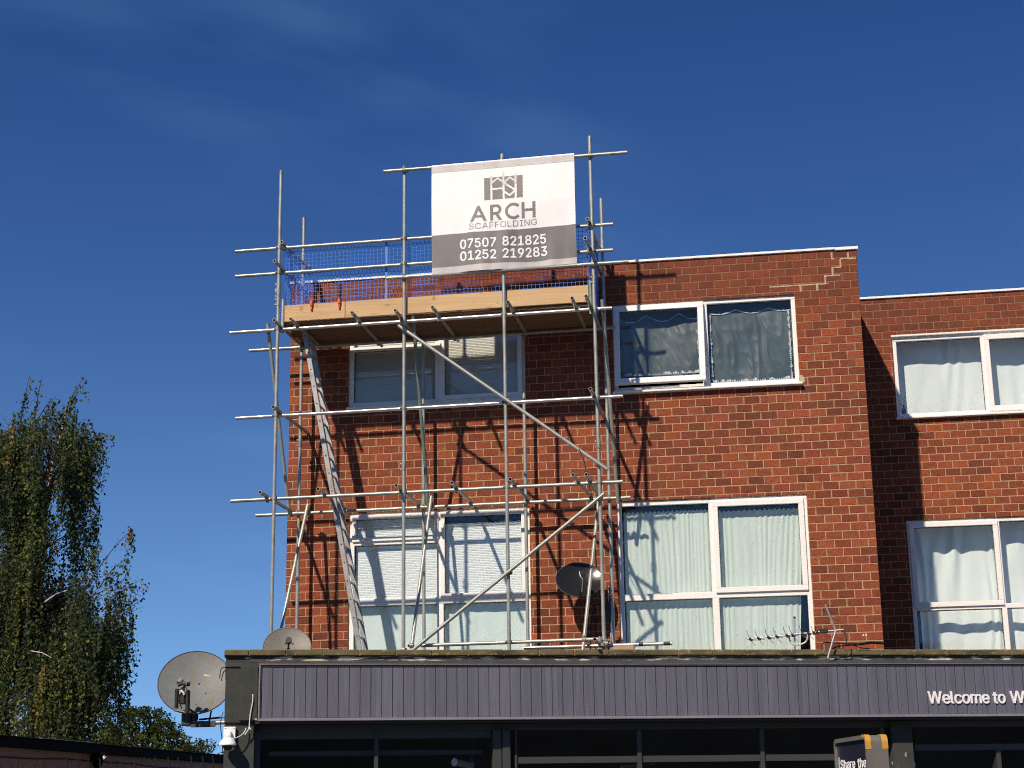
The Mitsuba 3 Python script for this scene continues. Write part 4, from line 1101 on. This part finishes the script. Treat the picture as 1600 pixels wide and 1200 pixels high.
for i in range(24):
    x = -2.62 + .1435 * i + rng.uniform(-.012, .012); z = 2.325 + rng.uniform(-.012, .012)
    if i in (5,): continue
    tip = (-.05 + rng.uniform(-.01, .012)) if i < 4 else -.014
    if x > .15: break
    add('bar', rod([(x, -3.2, .1), (x, -3.2, z - .07), (x + tip, -3.2, z)], .0085, 6), 'fence_metal', fc)
add('rail', box(-6.0, .2, -3.185, -3.165, 1.85, 1.89, .004), 'fence_metal', fc)
add('rail', box(-6.0, .2, -3.185, -3.165, .45, .49, .004), 'fence_metal', fc)

# ------------------------------------------------------------------ unseen terrace added across the street for the shop glass to mirror
op = thing('terrace', 'unseen dark brick terrace added across the street to darken the shop glass reflections', 'building')
add('wall', box(-90, 70, -66, -58, 0, 7.4), 'dark_brick', op)
m = trimesh.creation.extrude_polygon(Polygon([(-66.4, 7.4), (-57.6, 7.4), (-62, 9.8)]), 161, engine='earcut'); v = np.array(m.vertices)
add('roof', (np.stack([v[:, 2] - 90.5, v[:, 0], v[:, 1]], 1), np.array(m.faces)), 'slate', op)

# ------------------------------------------------------------------ trees
def leaves(P, size, cols, seed, droop=.6):
    """one small pointed leaf per point"""
    r = np.random.default_rng(seed); n = len(P)
    d = r.normal(size=(n, 3)); d[:, 2] -= droop; d /= np.linalg.norm(d, axis=1)[:, None]
    s = np.cross(d, r.normal(size=(n, 3))); s /= np.linalg.norm(s, axis=1)[:, None]
    l = size * r.uniform(.5, 1.45, n)[:, None]; b = .36
    v = np.stack([P, P + d * l * .45 + s * l * b, P + d * l, P + d * l * .45 - s * l * b], 1).reshape(-1, 3)
    i = np.arange(n) * 4
    return (v, np.vstack([np.stack([i, i + 1, i + 2], 1), np.stack([i, i + 2, i + 3], 1)])), np.repeat(cols, 4, 0)


PAL = np.array([(.066, .096, .044), (.092, .122, .048), (.150, .168, .052), (.22, .22, .058), (.044, .066, .040), (.28, .18, .04)])


def birch():
    r = np.random.default_rng(21)
    t = thing('birch_tree', 'tall weeping birch with hanging twigs at the left edge', 'tree')
    base = np.array([-13.9, 17.0, 0]); top = np.array([-11.05, 17.1, 12.0])
    path = np.array([base + (top - base) * q + np.array([.16 * math.sin(3 * q + .5), .1 * math.sin(4 * q), 0]) for q in np.linspace(0, 1, 14)])
    add('trunk', rod(path, np.linspace(.21, .025, 14), 10), 'birch_bark', t, smooth=True)
    # where the foliage may stand: (centre, half sizes, number of limbs, length of the hanging twigs)
    lobes = [((-11.5, 16.8, 11.2), (1.7, 1.3, .9), 44, (.4, 1.3)), ((-11.9, 17, 10.9), (2.0, 1.7, 1.3), 70, (.7, 1.9)), ((-11.55, 17, 9.2), (1.55, 1.5, 1.2), 44, (1.0, 2.4)), ((-11.7, 16.9, 7.4), (1.15, 1.4, 1.0), 34, (.9, 2.2)), ((-13.6, 17, 8.0), (1.3, 1.6, 2.2), 40, (1., 2.4)),
             ((-10.1, 16.7, 7.0), (1.5, 1.2, .8), 74, (.9, 1.9)), ((-10.2, 16.8, 5.5), (1.5, 1.3, .95), 70, (.8, 1.8)), ((-11.0, 16.8, 4.0), (1.9, 1.5, 1.0), 58, (.7, 1.5)), ((-13.3, 16.9, 4.3), (1.4, 1.5, 1.6), 40, (.8, 1.8))]
    limbs, strands = [], []
    for c, h, n, ln in lobes:
        for i in range(n):
            while True:
                q = r.uniform(-1, 1, 3)
                if q @ q < 1: break
            tip = np.array(c) + q * np.array(h)
            zb = np.clip(tip[2] - r.uniform(.6, 1.9) - .35 * abs(tip[0] + 11.8), 1.2, 11.5); k = zb / 12.0
            st = base + (top - base) * k
            mid = (st + tip) / 2 + np.array([0, 0, .28 + .2 * r.random()])
            tt = np.linspace(0, 1, 7)[:, None]
            arcp = (1 - tt) ** 2 * st + 2 * tt * (1 - tt) * mid + tt ** 2 * tip
            if r.random() < .5: limbs.append(rod(arcp + r.normal(0, .035, arcp.shape) * np.linspace(0, 1, 7)[:, None], np.linspace(.026, .004, 7) * (.7 + .6 * r.random()), 5, False))
            for m in range(int(r.integers(8, 14))):
                s = arcp[int(r.integers(3, 7))] + r.normal(0, .16, 3)
                strands.append((s, r.uniform(*ln)))
    sparse0 = len(strands)
    # sparse leaders against the sky
    for a, b, n in (((-11.3, 17, 11.4), (-10.72, 17, 12.75), 9), ((-12.0, 17, 11.5), (-11.4, 17, 12.35), 4), ((-12.4, 17, 11.4), (-12.2, 17, 12.9), 5), ((-12.0, 17, 11.6), (-11.85, 17, 12.85), 4), ((-10.2, 16.8, 7.3), (-9.08, 16.8, 8.68), 10), ((-10.3, 16.8, 7.4), (-9.95, 16.8, 8.3), 5),
                    ((-10.6, 16.9, 10.9), (-9.82, 16.9, 11.2), 8), ((-9.9, 16.8, 7.2), (-9.2, 16.8, 7.9), 9), ((-9.9, 16.8, 5.4), (-9.0, 16.8, 6.0), 7), ((-10.0, 16.8, 4.2), (-8.9, 16.8, 4.1), 8), ((-9.8, 16.8, 6.6), (-8.75, 16.8, 7.4), 8)):
        a, b = np.array(a), np.array(b); tt = np.linspace(0, 1, 8)[:, None]
        p = a + (b - a) * tt + np.array([0, 0, .12]) * np.sin(np.pi * tt)
        limbs.append(rod(p, np.linspace(.020, .004, 8), 5, False))
        for m in range(n):
            k = int(r.integers(3, 8)); strands.append((p[k], r.uniform(.15, .75)))
    pts, cols, tw = [], [], []
    edge_z = [2.0, 4.2, 5.3, 6.0, 7.0, 7.6, 7.95, 8.4, 9.3, 10.2, 11.0, 12.0, 12.7]
    edge_x = [-9.35, -9.30, -9.2, -9.05, -8.95, -9.5, -10.75, -10.7, -10.25, -10.0, -9.85, -10.4, -10.9]
    for k_, (s, ln) in enumerate(strands):
        ln = min(ln, s[2] - 2.2)
        if ln < .1: continue
        if k_ < sparse0:   # the crown is clumped: whole curtains of twigs are missing
            g_ = meshkit.noise(np.array([s[0] * 1.5 + 3, s[1] * 1.1, s[2] * .55]))
            if g_ < .35 + .12 * r.random(): continue
            lim = np.interp(s[2], edge_z, edge_x)
            if s[0] > lim - .08 * r.random(): continue
            if s[0] > np.interp(s[2] - ln, edge_z, edge_x) + .1: ln *= .45
        n = max(4, int(ln * 34)); q = np.linspace(0, 1, n)
        sway = r.normal(0, .07, 2)
        p = s + np.stack([sway[0] * q + .03 * np.sin(5 * q + s[0]), sway[1] * q, -ln * q], 1)
        tw.append(rod(p[:: max(1, n // 5)], .0035, 3, False))
        pp = p + r.normal(0, .045, (n, 3)); pts.append(pp)
        t_ = meshkit.noise(np.array([s[0] * .9 + 7, s[1] * .9, s[2] * .8])); tone = r.choice(6, p=[.30, .28, .20, .12, .07, .03] if t_ > .5 else [.34, .20, .05, .02, .38, .01])
        cc = PAL[np.where(r.random(n) < .7, tone, r.integers(0, 5, n))] * r.uniform(.75, 1.3, (n, 1)); cols.append(cc)
    add('limb', cat(limbs), 'twig', t, smooth=True, kind='stuff')
    add('hanging_twig', cat(tw), 'twig', t, kind='stuff')
    m, c = leaves(np.vstack(pts), .080, np.vstack(cols), 5, 1.2)
    add('crown', m, 'leaf', t, color=c, kind='stuff')
    m = cat([rod([(-11.15, 16.2, 6.75), (-10.75, 16.15, 7.0), (-10.45, 16.2, 7.1)], [.022, .018, .01], 6), rod([(-11.35, 16.1, 5.62), (-10.95, 16.0, 5.55), (-10.7, 16.0, 5.42)], [.016, .013, .008], 6)])
    add('pale_branch', m, 'birch_bark', t, smooth=True)


birch()


def clump_tree(name, label, c, h, n, leaf, pal, seed, trunk=True, per=95, catname='tree'):
    r = np.random.default_rng(seed); c, h = np.array(c, float), np.array(h, float)
    t = thing(name, label, catname); pts, cols, br = [], [], []
    for i in range(n):
        while True:
            q = r.uniform(-1, 1, 3); l2 = np.linalg.norm(q)
            if .35 < l2 < 1: break
        q = q / l2 * l2 ** .5
        p = c + q * h; rad = r.uniform(.20, .40) * h.mean() * .62
        v = r.normal(size=(per, 3)); v /= np.linalg.norm(v, axis=1)[:, None]
        pts.append(p + v * rad * r.uniform(.3, 1.0, (per, 1)) ** .6 * [1, 1, .75])
        cols.append(np.array(pal[int(r.integers(len(pal)))]) * r.uniform(.7, 1.3, (per, 1)))
        br.append(rod([c - [0, 0, h[2] * .6], (c + p) / 2 - [0, 0, .1], p], [.06, .03, .01], 5, False))
    if trunk: add('trunk', rod([(c[0], c[1], 0), (c[0], c[1], c[2])], [.22, .12], 10), 'twig', t, smooth=True)
    add('limb', cat(br), 'twig', t, kind='stuff')
    m, cc = leaves(np.vstack(pts), leaf, np.vstack(cols), seed + 1, .2)
    add('crown', m, 'leaf', t, color=cc, kind='stuff')


DARK = [(.042, .062, .018), (.058, .080, .022), (.072, .092, .026), (.030, .045, .015), (.105, .112, .032)]
clump_tree('oak_tree', 'dark round-headed tree behind the garage, left of the grey dish', (-14.55, 32, 3.55), (1.55, 1.6, 1.65), 105, .085, DARK, 31, per=150)
clump_tree('hedge', 'light olive hedge showing above the garage roof under the grey dish', (-10.9, 26, 2.6), (1.9, .9, 1.15), 80, .07, [(.10, .105, .030), (.13, .125, .035), (.075, .085, .025), (.055, .065, .02)], 41, False, 120, 'hedge')
clump_tree('oak_tree', 'dark bushy tree filling the gap behind the foot of the birch', (-17.0, 33, 3.0), (1.9, 1.6, 1.9), 70, .09, DARK, 51, per=130)

# ------------------------------------------------------------------ advertising totem in front of the shop
tt = thing('advert_totem', 'grey street totem with yellow corner caps and a dark screen reading Share the', 'totem')
TA, TB = np.array([7.655, -6.146]), np.array([7.384, -4.99])
te = (TB - TA) / np.linalg.norm(TB - TA); tn = np.array([te[1], -te[0]]); tl = np.linalg.norm(TB - TA)   # along the face from near to far; away from the face
TM = np.array([[te[0], tn[0], 0], [te[1], tn[1], 0], [0, 0, 1.0]])


def tp(m):
    v, f = move(m, TM, [TA[0], TA[1], 0]); return v, f[:, ::-1]


def rounded(x0, x1, z0, z1, r):
    return unary_union([sbox(x0 + r, z0 + r, x1 - r, z1 - r).buffer(r, quad_segs=10), sbox(x0, z0, x1, z0 + r + .01)])


TH = .215
full = rounded(0, tl, .12, 2.302, .075)
inner = rounded(.04, tl - .035, .3, 2.262, .05)
for k, (a, b) in enumerate(((0, .050), (TH - .055, TH))):
    add('side_frame', tp(prism(full.difference(inner), a, b)), 'totem_grey', tt)
add('body', tp(prism(rounded(.004, tl - .004, .14, 2.298, .071), .0505, TH - .0555)), 'totem_grey', tt)
add('screen', tp(prism(inner.buffer(-.001), .026, .030)), 'totem_screen', tt)
add('screen', tp(prism(inner.buffer(-.001), TH - .034, TH - .030)), 'totem_screen', tt)
add('poster_edge', tp(box(tl - .105, tl - .065, .0235, .0255, .35, 2.12)), 'banner_hem', tt)
corner = full.difference(rounded(.006, tl - .006, .1, 2.296, .069)).buffer(.0015)
near = full.buffer(.003).difference(full.buffer(-.022)).intersection(sbox(-.01, 2.165, .14, 2.32))
for a, b in ((-.002, .0515), (TH - .0565, TH + .002)):
    add('corner_cap', tp(prism(near, a, b)), 'totem_yellow', tt, label='yellow corner cap')
g = fit('Share the', -.07, .86, 2.000, .088, True, .35)
for p in g:
    add('letter', tp(prism(affinity.affine_transform(p, [-1, 0, 0, 1, .98, 0]), .0225, .0252)), 'print_white', tt)

# things of one kind share a group
for stem, phrase in (('satellite_dish', 'satellite dishes on the shop and the block'), ('curtain', 'curtains behind the window panes'), ('window_blind', 'slatted blinds behind the scaffold'), ('plastic_sheet', 'plastic sheets in the upper right window'),
                     ('cable', 'loose cables on the walls'), ('apartment_block', 'brick blocks of the terrace'), ('oak_tree', 'dark trees behind the garage')):
    for k in labels:
        if k == stem or (k.startswith(stem + '_') and k[len(stem) + 1:].isdigit()): labels[k]['group'] = phrase
